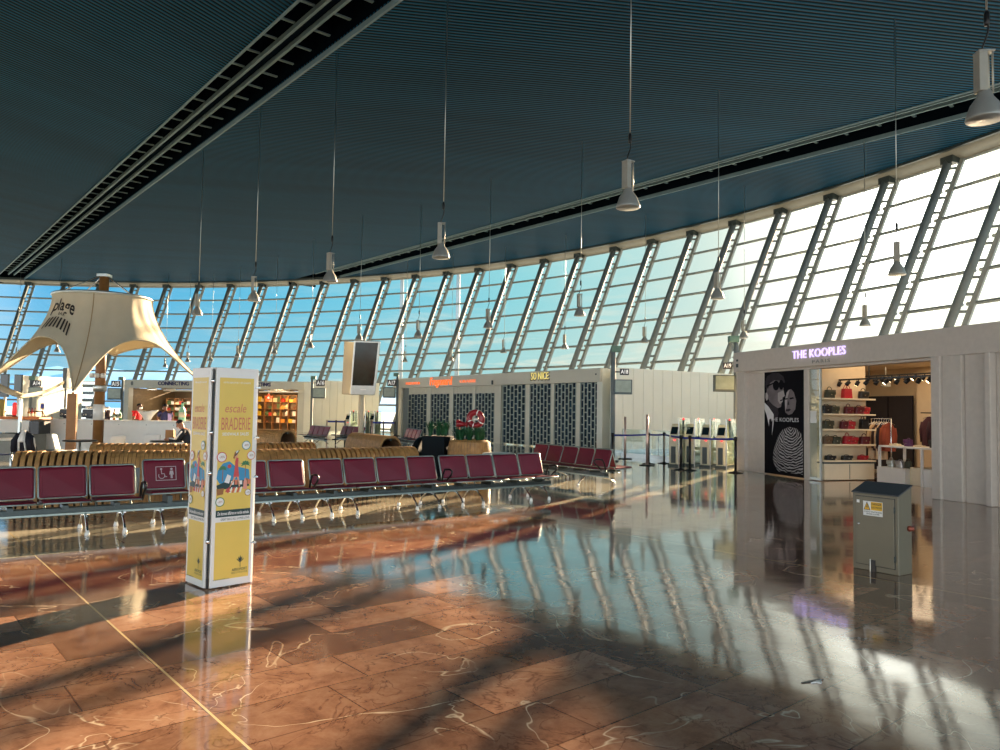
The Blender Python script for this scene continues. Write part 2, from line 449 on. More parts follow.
# ---- the raking glass wall: one object for each bay
def pt(i, z, rofs=0.0, tofs=0.0):
    k = z / ZT
    th = math.radians(TH0 - DTH * i + DEL * (1 - k)); R = RBOT + (RTOP - RBOT) * k + rofs
    p = Cc + Vector((math.cos(th), math.sin(th))) * R + Vector((-math.sin(th), math.cos(th))) * tofs
    return Vector((p.x, p.y, z))
levels = [ZT - 1.27 * k for k in range(10)]
levels = [z for z in levels if z > 0.3] + [0.12]
for n_, i in enumerate(range(-6, 36)):
    gb = MB()
    vs, fs = [], []
    for k, z in enumerate(levels): vs += [pt(i, z), pt(i + 1, z)]
    for k in range(len(levels) - 1): fs.append((2 * k, 2 * k + 1, 2 * k + 3, 2 * k + 2))
    gb.add(vs, fs)
    w = tag(gb.build('window_%d' % (n_ + 1), GLS), kind='structure')
    inv = Matrix.Translation(-w.location)
    t_ = MB(inv); t_.tube([pt(i, ZT + .2, -.42, -.08), pt(i, 0.02, -.42, -.08)], .165, 10)
    t_.build('mullion', MULL, w)
    t_ = MB(inv); t_.tube([pt(i, ZT + .1, -.08, -.42), pt(i, 0.02, -.08, -.42)], .12, 4, smooth=False)
    t_.build('glazing_bar', MULL2, w)
    t_ = MB(inv)
    z = ZT - .35
    while z > .4:
        t_.tube([pt(i, z, -.42, -.08), pt(i, z, -.08, -.42)], .06, 6); z -= .63
    t_.build('bracket', MULL, w)
    for z in levels:
        t_ = MB(inv); t_.tube([pt(i, z, -.05, -.15), pt(i + 1, z, -.05, .0)], .07, 4, smooth=False)
        t_.build('transom', MULT, w)
    t_ = MB(inv); q = pt(i, ZT + .06, -.42, -.12); t_.box(q, (.42, .55, .4), rz=math.radians(TH0 - DTH * i))
    t_.build('mullion_head', DSTEEL, w)
# soffit ring between the ceiling edge and the glass head, and the rim beam
sof = MB(); rim = MB()
def ringpt(a, r, z):
    t = math.radians(a); return Vector((Cc.x + r * math.cos(t), Cc.y + r * math.sin(t), z))
A0, A1 = TH0 - DTH * 36 - 1, TH0 + DTH * 7
sof.grid(lambda a, b_: ringpt(A0 + (A1 - A0) * a, RCEIL - .05 + (1.2) * b_, ZC - .0 - (ZC - ZT - .02) * b_), 140, 1)
tag(sof.build('trim_1', SOFF, solid=.06), kind='structure')
def rimsec(a, b_):
    sec = [(RCEIL - .06, ZC + .1), (RCEIL - .06, ZC - .1), (RCEIL + .1, ZC - .1), (RCEIL + .1, ZC - .02)]
    r, z = sec[min(3, int(round(b_ * 3)))]
    return ringpt(A0 + (A1 - A0) * a, r, z)
rim.grid(rimsec, 140, 3, smooth=False)
tag(rim.build('trim_2', DSTEEL), kind='structure')

# ---- outside: apron, sea haze hills, masts, far terminal block
APR = mat('pale_concrete_apron', (176, 178, 172), 0.9, var=0.05, scale=0.02)
mb = MB(); mb.grid(lambda a, b_: Vector((-2500 + 5000 * a, -2000 + 5000 * b_, -5.0)), 4, 4)
tag(mb.build('ground', APR), kind='structure')
HILL = mat('hill_with_haze_tint', (110, 160, 196), 0.95, var=0.04, scale=0.004)  # blue of the distant air is mixed into the hill colour
def hill(x, prof, Y0):
    m_ = MB(); n = len(prof)
    vs, fs = [], []
    for (px, py) in prof:
        p = D(px, py, Y0); vs += [(p.x, Y0 - 260, -5), (p.x, Y0, p.z), (p.x, Y0 + 400, -5)]
    for k in range(n - 1):
        for j in (0, 1): fs.append((3 * k + j, 3 * k + 3 + j, 3 * k + 4 + j, 3 * k + 1 + j))
    m_.add(vs, fs, 0, True); return m_
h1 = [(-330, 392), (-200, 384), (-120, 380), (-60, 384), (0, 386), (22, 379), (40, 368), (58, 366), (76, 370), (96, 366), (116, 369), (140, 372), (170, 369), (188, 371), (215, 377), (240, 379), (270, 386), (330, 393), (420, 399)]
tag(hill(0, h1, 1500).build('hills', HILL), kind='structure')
for i, (px, y0) in enumerate(((400, 268), (456.5, 262))):
    p = D(px, 380, 118); top = D(px, y0 + 2, 118)
    t = thing('light_mast', ['white floodlight mast outside the glass, behind the left end of the lattice shuttered kiosk', 'white floodlight mast outside the glass, above the orange lit sign of the shuttered kiosk'][i], 'light mast', (p.x, p.y, -5))
    m_ = MB(); m_.tube([(0, 0, 0), (0, 0, top.z + 5)], [.4, .28], 12); m_.build('pole', MULT, t)
    m_ = MB(); m_.box((0, 0, top.z + 4.6), (5, .5, .35)); 
    for k in range(5): m_.box((-2 + k, -.3, top.z + 4.2), (.6, .35, .5), 1)
    m_.build('floodlight_bar', [WHITE, DSTEEL], t, bevel=.05)
p = D(90, 392, 300)
t = thing('office_block', 'pale multi-storey block seen through the glass beside the wooden tent mast', 'building', (p.x, p.y, -5))
m_ = MB(); m_.box((0, 0, 7.6), (7, 6, 15.2)); m_.build('facade', WHITE, t)
for k in range(5):
    m_ = MB(); m_.box((0, -3.02, 2.4 + 2.8 * k), (6.4, .1, 1.2)); m_.build('window_band', DKGL, t)
m_ = MB(); m_.box((0, 0, 15.4), (7.4, 6.4, .4)); m_.build('roof', GREY, t)

# ================================================================ KIOSKS
HK, HF = 3.38, 2.82            # top and underside of the fascias
SIGNW = mat('lit_lilac_lettering', (214, 196, 255), 0.4, var=0, emit=.8)
SIGNO = mat('lit_orange_lettering', (244, 112, 46), 0.4, var=0, emit=.7)
PEACH = mat('shop_wall_warm_beige', (226, 206, 172), 0.6, var=0.03)
SHELFM = mat('shop_shelf_cream', (240, 224, 192), 0.5, var=0.02)
DKMIR = mat('dark_mirror_panel', (40, 38, 46), 0.2)
LAMPON = mat('lit_spot_lens', (255, 226, 176), 0.4, var=0, emit=6)
LAMPW = mat('lit_ceiling_panel', (255, 244, 220), 0.4, var=0, emit=5)

def add_light(kind, name, loc, energy, col, parent=None, size=0.2, rot=None, sy=None):
    l = bpy.data.lights.new(name, kind); l.energy = energy; l.color = col
    if kind == 'POINT': l.shadow_soft_size = size
    if kind == 'AREA':
        l.size = size
        if sy: l.shape = 'RECTANGLE'; l.size_y = sy
    o = bpy.data.objects.new(name, l); C.objects.link(o); o.location = loc
    if rot: o.rotation_euler = rot
    if parent: o.parent = parent
    return o

# ---------------------------------------------------------------- clothing and bag shop on the right
KA = Vector((6.9, 21.72)); KD = Vector((0.273, -0.962)); KD.normalize()
KRZ = math.atan2(KD.y, KD.x)
def ks(px): return on_line(px, KA, KD)
shop = thing('fashion_shop', 'grey fashion shop with lilac lit lettering, tall black and white poster and lit interior', 'shop', (KA.x, KA.y, 0), KRZ)
SL = 15.5
m_ = MB(); m_.bx(-.06, SL, -.12, .25, HF, HK); m_.bx(-.06, SL, -.02, .25, HF - .06, HF); m_.build('fascia', STONE, shop, bevel=.01)
m_ = MB(); m_.bx(-.06, SL, .25, 6.0, HK - .16, HK - .02); m_.build('roof', STONE, shop)
m_ = MB(); m_.bx(-.06, SL, .25, 5.9, 2.98, 3.04); m_.build('shop_ceiling', PEACH, shop)
s745, s757, s765, s804, s807, s940 = ks(746), ks(757), ks(764.5), ks(804), ks(808), ks(939.5)
m_ = MB(); m_.bx(0, s745, -.05, .5, 0, HF); m_.bx(s745, s757, .04, .4, 0, HF); m_.bx(s757, s765, .0, .4, 0, HF - .04)
m_.bx(s745 + .0, s745 + .03, .02, .3, 0, HF); m_.build('corner_pillar', STONE, shop, bevel=.012)
m_ = MB(); m_.bx(s804, s807 + .03, -.01, .25, 0, HF); m_.build('door_post', STONE, shop, bevel=.01)
m_ = MB(); m_.bx(s940, ks(948.5), -.22, .5, 0, HF); m_.bx(ks(948.5), ks(968), -.16, .4, 0, HF); m_.bx(ks(968), ks(993), -.08, .4, 0, HF)
m_.bx(ks(993), ks(993) + .12, -.2, .4, 0, HF); m_.bx(ks(993) + .12, SL, -.06, .4, 0, HF); m_.build('pier', STONE, shop, bevel=.012)
m_ = MB(); m_.bx(-.06, .08, .4, 6, 0, HK - .1); m_.build('side_wall', STONE, shop)
m_ = MB(); m_.bx(.08, SL, 5.9, 6.0, 0, HK - .1); m_.build('back_wall', PEACH, shop)
FR = frame((0, -.12, 0), (1, 0, 0), (0, 0, 1))
sc0 = (ks(797) + ks(851)) / 2
m_ = MB(); m_.text('THE KOOPLES', FR, sc0, 3.13, .29, .004, 0, ext=.03, bold=.0, width=ks(850.5) - ks(797), space=1.06); m_.build('lettering', SIGNW, shop)
m_ = MB(); m_.text('PARIS', FR, sc0 + .1, 2.925, .12, .004, 0, ext=.012, width=.62, space=1.3); m_.build('small_lettering', GREY, shop)
m_ = MB()
m_.bx(.12, .19, -.14, -.118, 3.12, 3.18); m_.build('fascia_marker', DSTEEL, shop)
m_ = MB(); m_.bx(.11, .2, -.14, -.118, 2.95, 3.05); m_.build('fascia_marker', DSTEEL, shop)
# the poster: flat printed panel
PB, PG1, PG2, PG3, PW = (mat('poster_black', (20, 19, 23), 0.8, spec=.1), mat('poster_grey', (118, 110, 112), 0.8, var=.25, scale=3, spec=.1), mat('poster_light_grey', (176, 168, 166), 0.8, var=.12, scale=4, spec=.1),
                         mat('poster_dark_grey', (56, 52, 56), 0.8, var=.2, scale=5, spec=.1), mat('poster_white', (224, 222, 222), 0.8, spec=.1))
def stripes_material():
    m = bpy.data.materials.new('poster_marbled_stripe'); m.use_nodes = True
    nt = m.node_tree; b = nt.nodes['Principled BSDF']; b.inputs['Roughness'].default_value = .8; b.inputs['Specular IOR Level'].default_value = .1
    tc = nt.nodes.new('ShaderNodeTexCoord'); wv = nt.nodes.new('ShaderNodeTexWave')
    wv.wave_type = 'RINGS'; wv.rings_direction = 'Y'; wv.inputs['Scale'].default_value = 4.6; wv.inputs['Distortion'].default_value = 6.5
    wv.inputs['Detail'].default_value = 2; wv.inputs['Detail Scale'].default_value = 1.2
    mp = nt.nodes.new('ShaderNodeMapping'); mp.inputs['Location'].default_value = (-2.35, 0, -1.3)
    nt.links.new(tc.outputs['Object'], mp.inputs[0]); nt.links.new(mp.outputs[0], wv.inputs[0])
    r = nt.nodes.new('ShaderNodeValToRGB'); r.color_ramp.elements[0].position = .42; r.color_ramp.elements[1].position = .62
    r.color_ramp.elements[0].color = lin((20, 19, 23)); r.color_ramp.elements[1].color = lin((170, 166, 166))
    nt.links.new(wv.outputs['Fac'], r.inputs[0]); nt.links.new(r.outputs[0], b.inputs['Base Color']); return m
PST = stripes_material()
pw, ph = s804 - s765, HF - .07
m_ = MB(); m_.bx(s765, s804, .0, .08, .03, HF - .04); poster = m_.build('poster', PB, shop)
PF = (Vector((s765, 0, .03)), Vector((pw / 178, 0, 0)), Vector((0, 0, -ph / 500)), Vector((0, -1, 0)))
PF = (Vector((s765, 0, .03 + ph)), PF[1], PF[2], PF[3])
def pp(*a): return [(x - 172, y - 155) for x, y in a]
m_ = MB()
m_.flat(pp((184, 238), (188, 205), (205, 190), (230, 188), (256, 205), (262, 240), (262, 262), (266, 278), (258, 285), (259, 302), (254, 312), (250, 330), (236, 336), (214, 322), (196, 302), (188, 280), (182, 265)), PF, .003, 1)
m_.flat(pp((178, 262), (184, 258), (190, 272), (190, 292), (182, 300), (177, 285)), PF, .004, 2)
m_.flat(pp((236, 262), (262, 250), (268, 278), (256, 286), (258, 304), (246, 318), (236, 300)), PF, .004, 2)
m_.flat(pp((196, 302), (214, 322), (236, 336), (240, 360), (232, 392), (210, 368), (184, 318), (176, 316), (190, 300)), PF, .004, 3)
m_.flat(pp((178, 234), (176, 205), (186, 178), (210, 164), (240, 166), (262, 184), (270, 214), (262, 214), (248, 204), (220, 200), (200, 212), (190, 240)), PF, .005, 3)   # hair
m_.disc(228 - 172, 226 - 155, 15, PF, .007, 0, ry=24); m_.disc(252 - 172, 224 - 155, 11, PF, .007, 0, ry=24)                      # dark lenses
m_.flat(pp((182, 224), (216, 212), (216, 218), (184, 232)), PF, .007, 0)
m_.flat(pp((246, 297), (258, 293), (258, 299), (248, 303)), PF, .006, 3)                                                       # mouth
m_.flat(pp((272, 312), (274, 270), (282, 250), (296, 246), (308, 262), (318, 300), (314, 340), (300, 362), (284, 368), (270, 356)), PF, .005, 1)   # second face
m_.flat(pp((268, 300), (276, 262), (290, 248), (280, 288), (276, 330), (270, 352)), PF, .006, 2)
m_.flat(pp((288, 288), (304, 284), (310, 290), (292, 295)), PF, .007, 0); m_.flat(pp((270, 290), (280, 288), (280, 294), (270, 296)), PF, .007, 0)
m_.flat(pp((272, 342), (288, 338), (296, 343), (284, 352), (272, 350)), PF, .007, 3)
m_.flat(pp((280, 318), (286, 300), (288, 322)), PF, .007, 3)
m_.flat(pp((173, 308), (192, 328), (217, 366), (216, 412), (207, 478), (198, 440), (184, 372), (173, 342)), PF, .006, 4)      # shirt
m_.flat(pp((196, 392), (206, 386), (212, 400), (208, 478), (200, 520), (194, 470)), PF, .008, 0)                                  # tie
m_.flat(pp((238, 470), (256, 440), (286, 424), (318, 430), (338, 452), (346, 500), (346, 640), (236, 640), (212, 590), (216, 540)), PF, .006, 5)
m_.text('THE KOOPLES', (PF[0], PF[1] * 1, -PF[2] * 1, PF[3]), 265 - 172, -(392 - 155), 27, .009, 4, bold=.0, width=128, space=1.05)
pst = m_.build('printed_picture', [PB, PG1, PG2, PG3, PW, PST], poster)
# glass door leaf
m_ = MB(); m_.bx(s807 + .03, ks(819.5), .03, .045, .06, HF - .06); gl = m_.build('glass_panel', GLP, shop)
m_ = MB(); m_.bx(ks(819.5) - .02, ks(819.5) + .02, .01, .06, .02, HF - .06); m_.bx(s807 + .03, ks(819.5), .02, .055, .02, .08); m_.build('glass_edge', ALU, gl)
m_ = MB(); m_.bx(ks(809.5), ks(815.5), .02, .028, 1.42, 1.72); m_.build('notice', WHITE, gl)
m_ = MB(); m_.bx(s804, s940, .08, .3, HF - .05, HF); m_.build('door_header', STONE, shop)
# interior partition with shelves (faces +s), mirror panels, rear panel
SX = 3.22
sh0, sh1 = .25, 1.75
m_ = MB(); m_.bx(SX - .36, SX - .26, .2, 1.8, 0, 2.98); m_.build('partition', PEACH, shop)
def kw(s, t, z): return Vector((KA.x, KA.y, 0)) + Vector((KD.x, KD.y, 0)) * s + Vector((-KD.y, KD.x, 0)) * t + Vector((0, 0, z))
unit = thing('display_shelving', 'cream wall shelving with five lit shelves of handbags behind the shop glass', 'shelving', kw(SX - .25, sh0, 0), KRZ)
DW = sh1 - sh0
m_ = MB(); m_.bx(-.01, .34, 0, DW, .02, .42); m_.build('base_cabinet', SHELFM, unit, bevel=.006)
m_ = MB(); m_.bx(.34, .35, DW / 2 - .004, DW / 2 + .004, .04, .40); m_.bx(-.01, .36, -.02, DW + .02, .42, .46); m_.build('plinth_edge', DSTEEL, unit)
m_ = MB(); m_.bx(-.01, .02, 0, DW, .46, 2.3); m_.build('back_panel', PEACH, unit)
ZS = [.50, .90, 1.28, 1.66, 2.05]
for z in ZS:
    m_ = MB(); m_.bx(0, .36, -.02, DW + .04, z - .04, z); m_.build('shelf', SHELFM, unit, bevel=.004)
BAGR, BAGK, BAGG, BAGM, BAGB = mat('red_leather', (176, 26, 40), .4), mat('black_leather', (26, 26, 28), .38), mat('olive_leather', (62, 64, 48), .45), mat('burgundy_leather', (96, 22, 34), .4), mat('brown_leather', (104, 78, 56), .5)
def make_bag(w, d, h, style, m, name='handbag'):
    b = bpy.data.objects.new(name, None); C.objects.link(b)
    q = MB()
    if style == 'tote':
        q.box((0, 0, h / 2), (w, d, h), taper=.86)
        q.build('bag_body', m, b, bevel=.012, seg=2)
        for sy in (-1, 1):
            q = MB(); q.tube([(sy * d * .35, -w * 0 + (x - .5) * .0, 0) for x in (0,)] if False else [((x - .5) * w * .5, sy * d * .3, h + math.sin(PI * x) * h * .38 - .005) for x in [k / 8 for k in range(9)]], .009, 6); q.build('bag_handle', m, b)
    else:
        n = 9
        def sec(a, v):                                   # rounded box body
            t = 2 * PI * a; e = .45
            cx, cy = math.cos(t), math.sin(t)
            sx = math.copysign(abs(cx) ** e, cx); sy_ = math.copysign(abs(cy) ** e, cy)
            k = (1 - .16 * v ** 3) if v < 1 else .84
            return Vector((sx * w / 2 * k, sy_ * d / 2 * k, v * h))
        q.grid(sec, 20, 6, closed_u=True); q.add([sec(k / 20, 1) for k in range(20)], [tuple(range(20))])
        q.build('bag_body', m, b)
        q = MB(); q.grid(lambda a, v: Vector(((a - .5) * w * .96, -d * .52 * (1 if v > .35 else 1) + (0 if v > .35 else 0) - .006 * math.sin(PI * v), h * (.42 + .6 * v))), 6, 4); q.build('bag_flap', m, b, solid=.012)
        q = MB(); q.box((0, -d * .56, h * .45), (w * .14, .012, h * .12)); q.build('bag_clasp', CHROME, b)
        q = MB(); q.tube([(math.cos(PI * k / 10) * w * .26, 0, h * .98 + math.sin(PI * k / 10) * h * (.42 if style == 'top' else .2)) for k in range(11)], .009, 6); q.build('bag_handle', m, b)
    return b
RB = math.pi / 2 + KRZ                                    # bags face the opening (+s)
spec_bags = [  # shelf, position along the shelf, w, d, h, style, material, label
    (4, .30, .27, .14, .2, 'top', BAGG, 'dark green handbag with arched handle, first on the top shop shelf'),
    (4, .82, .26, .14, .25, 'tote', BAGR, 'red tote with two handles on the top shop shelf'),
    (4, 1.32, .26, .14, .19, 'top', BAGK, 'black handbag with arched handle at the deep end of the top shop shelf'),
    (3, .20, .27, .14, .2, 'flat', BAGK, 'black flap bag at the glass end of the second shelf from the top'),
    (3, .44, .22, .13, .18, 'flat', BAGG, 'olive flap bag beside the black one on the second shelf from the top'),
    (3, .86, .22, .13, .18, 'top', BAGM, 'small dark burgundy bag in the middle of the second shelf from the top'),
    (3, 1.18, .25, .14, .19, 'flat', BAGM, 'burgundy flap bag right of the middle on the second shelf from the top'),
    (3, 1.38, .2, .13, .17, 'flat', BAGR, 'red flap bag at the deep end of the second shelf from the top'),
    (2, .24, .28, .15, .2, 'flat', BAGG, 'dark green rounded bag alone at the glass end of the middle shelf'),
    (2, .72, .2, .13, .19, 'flat', BAGM, 'dark red flap bag paired with a brighter one on the middle shelf'),
    (2, .92, .22, .13, .19, 'flat', BAGR, 'bright red flap bag of the pair on the middle shelf'),
    (2, 1.34, .23, .14, .25, 'tote', BAGK, 'tall black tote at the deep end of the middle shelf'),
    (1, .22, .24, .13, .19, 'flat', BAGB, 'dark brown bag at the glass end of the second shelf from the bottom'),
    (1, .47, .22, .13, .18, 'flat', BAGG, 'olive brown bag second on the second shelf from the bottom'),
    (1, .82, .22, .13, .2, 'top', BAGR, 'red bag with high handle on the second shelf from the bottom'),
    (1, 1.02, .2, .12, .17, 'flat', BAGR, 'plain red flap bag beside the handled red one, second shelf from the bottom'),
    (1, 1.34, .26, .14, .19, 'top', BAGM, 'dark burgundy handled bag at the deep end of the second shelf from the bottom'),
    (0, .30, .26, .16, .11, 'flat', BAGK, 'low black clutch at the glass end of the bottom shelf'),
    (0, .80, .26, .16, .11, 'flat', BAGK, 'low black clutch in the middle of the bottom shelf'),
    (0, 1.28, .24, .16, .11, 'flat', BAGR, 'low red clutch on the bottom shelf')]
for (k, t, w, d, h, stl, m, lab) in spec_bags:
    b = make_bag(w, d, h, stl, m); b.location = kw(SX - .08, sh0 + t, ZS[k]); b.rotation_euler = (0, 0, RB)
    tag(b, lab, 'handbag', 'handbags on the lit wall shelves')
# garment rail deeper along the same wall
GT = 2.15; gs0, gs1 = on_line(873, KA + Vector((-KD.y, KD.x)) * GT, KD), on_line(889, KA + Vector((-KD.y, KD.x)) * GT, KD)
rl = thing('garment_rail', 'chrome garment rail hung with coats just past the handbag shelves', 'clothes rail', kw(gs0, GT, 0), KRZ - PI / 2)
m_ = MB(); GLEN = gs1 - gs0; m_.tube([(0, -.06, 0), (0, -.06, 1.55), (0, GLEN + .06, 1.55), (0, GLEN + .06, 0)], .016, 8); m_.build('rail_bar', CHROME, rl)
for y in (-.06, GLEN + .06):
    m_ = MB(); m_.lathe([(.16, 0), (.16, .02), (.02, .03)], (0, y, 0), 14); m_.build('rail_foot', DSTEEL, rl)
def make_garment(m, lab, loc, rz, h=.95, w=.42, group=None):
    g = thing('hanging_garment', lab, 'garment', loc, rz, group)
    q = MB()
    def sec(a, v):                                        # v: 0 hem .. 1 collar
        t = 2 * PI * a
        ww = w * (.5 + .04 * math.sin(7 * t)) * (1 if v < .82 else 1 - (v - .82) * 3.6); dd = .075 * (1 + .25 * math.sin(5 * t + v)) * (1.25 - .6 * v)
        return Vector((math.cos(t) * ww, math.sin(t) * dd, -h + (h - .06) * v))
    q.grid(sec, 28, 10, closed_u=True); q.add([sec(k / 28, 1) for k in range(28)], [tuple(range(28))])
    q.build('cloth', m, g)
    for sx in (-1, 1):
        q = MB(); q.tube([(sx * w * .42, 0, -.2), (sx * w * .52, .0, -.4), (sx * w * .5, .02, -.72)], [.055, .055, .045], 8); q.build('sleeve', m, g)
    q = MB(); q.tube([(-.17, 0, -.11), (0, 0, -.04), (.17, 0, -.11)], .008, 6); q.tube([(0, 0, -.04), (0, 0, .0), (.02, 0, .03), (-.01, 0, .045)], .004, 5); q.build('hanger', CHROME, g)
    return g
GC = [((232, 206, 168), 'cream knitted coat'), ((206, 172, 128), 'sand coloured coat'), ((70, 48, 44), 'dark brown jacket'), ((222, 190, 150), 'pale beige long coat'), ((44, 40, 46), 'charcoal jacket'), ((176, 92, 56), 'rust orange jacket'), ((150, 70, 46), 'brick red shirt jacket')]
for k, (c, nm) in enumerate(GC):
    make_garment(mat('cloth_' + nm.replace(' ', '_'), c, .85), nm + ' hanging on the rail past the handbag shelves', kw(gs0 + .04 + GLEN * k / 6.6, GT, 1.51), KRZ + PI / 2 + .12 * math.sin(k * 3), h=(1.0 if k in (0, 3) else .78), w=.34, group='garments on the side rail')
# deep back: dark mirror panels and beige panel
mirror_t = 4.2
def ks_t(px, t): return on_line(px, KA + Vector((-KD.y, KD.x)) * t, KD)
m_ = MB()
a, b_ = ks_t(866, mirror_t), ks_t(912, mirror_t); c_ = ks_t(888, mirror_t)
m_.bx(a, c_ - .02, mirror_t, mirror_t + .06, .05, 2.2); m_.bx(c_ + .02, b_, mirror_t, mirror_t + .06, .05, 2.2)
pan = tag(m_.build('mirror_panel', DKMIR), 'dark tinted tall mirror panel pair at the back of the bag shop', 'mirror')
pan.location = kw(0, 0, 0) + Matrix.Rotation(KRZ, 3, 'Z') @ pan.location; pan.rotation_euler = (0, 0, KRZ)
m_ = MB(); m_.bx(ks_t(911, 4.0), ks_t(911, 4.0) + 3.5, 4.2, 4.35, 0, 2.98); m_.build('rear_partition', PEACH, shop)
m_ = MB(); m_.bx(ks_t(864, 4.4), ks_t(864, 4.4) + 6, 4.4, 4.5, 0, 2.98); m_.build('rear_partition', PEACH, shop)
bp = kw(ks_t(932, 3.6), 3.6, 0)
rl2 = thing('garment_rail', 'short black garment rail of plum jackets against the beige panel in the shop', 'clothes rail', bp, KRZ)
m_ = MB(); m_.tube([(-.35, .6, 1.72), (-.35, 0, 1.72), (.5, 0, 1.72), (.5, .6, 1.72)], .014, 8); m_.build('rail_bar', BLACK, rl2)
for k, dx in enumerate((-.05, .18, .36)):
    make_garment(mat('cloth_plum_%d' % k, [(74, 42, 50), (60, 38, 48), (88, 52, 52)][k], .85), ['plum jacket, nearest the dark mirror on the short black rail', 'dark plum jacket in the middle of the short black rail', 'brown plum jacket nearest the shop pier on the short black rail'][k], bp + Matrix.Rotation(KRZ, 3, 'Z') @ Vector((dx, 0, 1.68)), KRZ + .5, h=.9, group='jackets on the short black rail')
# display tables
def table_at(px, py, t): return kw(ks_t(px, t), t, 0)
tb_t = 1.55
s0, s1 = ks_t(878, tb_t), ks_t(934, tb_t)
tab = thing('display_table', 'white metal framed display table with bags in front of the dark mirrors', 'table', kw(s0, tb_t, 0), KRZ)
TW = s1 - s0
m_ = MB(); m_.bx(0, TW, 0, .8, .86, .9); m_.build('table_top', WHITE, tab, bevel=.005)
for (x, y) in ((.02, .02), (TW * .78, .02), (.02, .78), (TW * .78, .78)):
    m_ = MB(); m_.bx(x - .025, x + .025, y - .025, y + .025, 0, .86); m_.build('leg', WHITE, tab)
m_ = MB(); m_.bx(0, TW * .52, -.05, .7, .34, .38); m_.bx(0, TW * .52, -.05, .7, .0, .34); m_.build('plinth', WHITE, tab, bevel=.006)
m_ = MB(); m_.bx(TW * .52, TW * .74, .1, .72, 0, .42); m_.build('angled_plinth', SHELFM, tab, bevel=.006)
m_ = MB(); m_.bx(TW * .8, TW * 1.05, .02, .7, 0, .42); m_.build('side_plinth', WHITE, tab, bevel=.006)
tbags = [(.15, .3, .9, .3, .2, .05, 'flat', SHELFM, 'flat cream pouch on the display table top'), (.38, .3, .9, .24, .16, .2, 'flat', mat('violet_leather', (92, 40, 96), .4), 'violet handbag on the display table top'),
         (.56, .35, .9, .3, .2, .04, 'flat', PEACH, 'flat beige pouch right of the violet bag on the display table'), (.85, .3, .9, .34, .16, .22, 'top', BAGK, 'black handbag at the pier end of the display table top'),
         (.12, .2, .38, .22, .14, .2, 'top', ALU, 'silver handled bag on the low white plinth, nearest the shelves'), (.29, .2, .38, .26, .15, .2, 'flat', mat('silver_leather', (190, 190, 192), .3, .6), 'bright silver flap bag in the middle of the low white plinth'),
         (.43, .2, .38, .2, .12, .2, 'tote', BAGG, 'dark olive tote at the far end of the low white plinth')]
for (fx, y, z, w, d, h, stl, m, lab) in tbags:
    b = make_bag(w * .82, d * .82, h * .82, stl, m); b.location = kw(s0 + TW * fx, tb_t + y, z); b.rotation_euler = (0, 0, KRZ); tag(b, lab, 'handbag', 'bags on the display table')
# track spots
def spots(t, s_a, s_b, n, lit, z, lab):
    r = thing('track_light', lab, 'track light', kw(s_a, t, z), KRZ)
    m_ = MB(); m_.bx(0, s_b - s_a, -.02, .02, -.02, .02); m_.bx(.1, .13, -.01, .01, .02, 2.98 - z); m_.bx(s_b - s_a - .13, s_b - s_a - .1, -.01, .01, .02, 2.98 - z); m_.build('track', BLACK, r)
    for k in range(n):
        x = (k + .5) / n * (s_b - s_a)
        a = Vector((x, 0, -.05)); dr = Vector((-.35, -.25 if k % 2 else -.6, -.75)).normalized()
        m_ = MB(); m_.tube([a, a + dr * .12], .05, 12); m_.tube([a - dr * 0 + Vector((0, 0, .05)), a], .012, 6)
        h_ = m_.build('spot_head', BLACK, r)
        m_ = MB(); m_.tube([a + dr * .118, a + dr * .124], .042, 12); m_.build('lens', LAMPON if k in lit else DKGL, h_)
    return r
spots(1.0, ks_t(812, 1.0), ks_t(938, 1.0), 13, (5, 8, 12), 2.52, 'front black track with spotlight heads inside the shop opening')
spots(2.2, ks_t(866, 2.2), ks_t(938, 2.2), 9, (0, 3, 4, 6, 7), 2.66, 'rear black track with several lit spotlight heads in the shop')
m_ = MB(); m_.box((0, 0, 0), (.2, .16, .24), taper=.8); m_.tube([(0, 0, .1), (0, 0, .4)], .015)
sp = tag(m_.build('loudspeaker', GREY, bevel=.02), 'small grey loudspeaker hanging from the shop ceiling behind the spots', 'loudspeaker'); sp.location = kw(ks_t(886, 2.8), 2.8, 2.4)
for (px, t) in ((835, 1.3), (872, 1.9), (915, 2.0)):  # added soft area lights, no fixtures, standing in for the track spots
    add_light('AREA', 'shop_added_area_light', kw(ks_t(px, t), t, 2.93), 13, (1, .74, .48), size=1.8)
add_light('AREA', 'shop_added_area_light', kw(ks_t(925, 3.3), 3.3, 2.93), 14, (1, .7, .42), size=1.6)

# ---------------------------------------------------------------- shuttered kiosk in the middle
FA, FB = Vector((-6.3, 45.0)), Vector((4.12, 30.2)); FDv = (FB - FA).normalized(); FRZ = math.atan2(FDv.y, FDv.x); FL = (FB - FA).length
def fs_(px): return on_line(px, FA, FDv)
LAT = mat('lattice_pale_metal', (150, 160, 150), 0.4, .3)
LATD = mat('dark_teal_shop_glass', (20, 50, 66), 0.45, var=.35, scale=1.2, spec=.15)
kio = thing('shuttered_kiosk', 'closed grey kiosk with brick pattern lattice shutters under orange and yellow shop lettering', 'kiosk', (FA.x, FA.y, 0), FRZ)
m_ = MB(); m_.bx(-.05, FL, -.1, .3, HF, HK); m_.build('fascia', FASC, kio, bevel=.01)
m_ = MB(); m_.bx(0, FL, .3, 6, HK - .2, HK - .05); m_.build('roof', FASC, kio)
m_ = MB(); m_.bx(FL - .3, FL + .02, 0, 6, 0, HK - .02); m_.build('end_wall', WALL, kio)
m_ = MB(); m_.bx(0, .2, 1, 6, 0, HK - .1); m_.build('end_wall', WALL, kio)
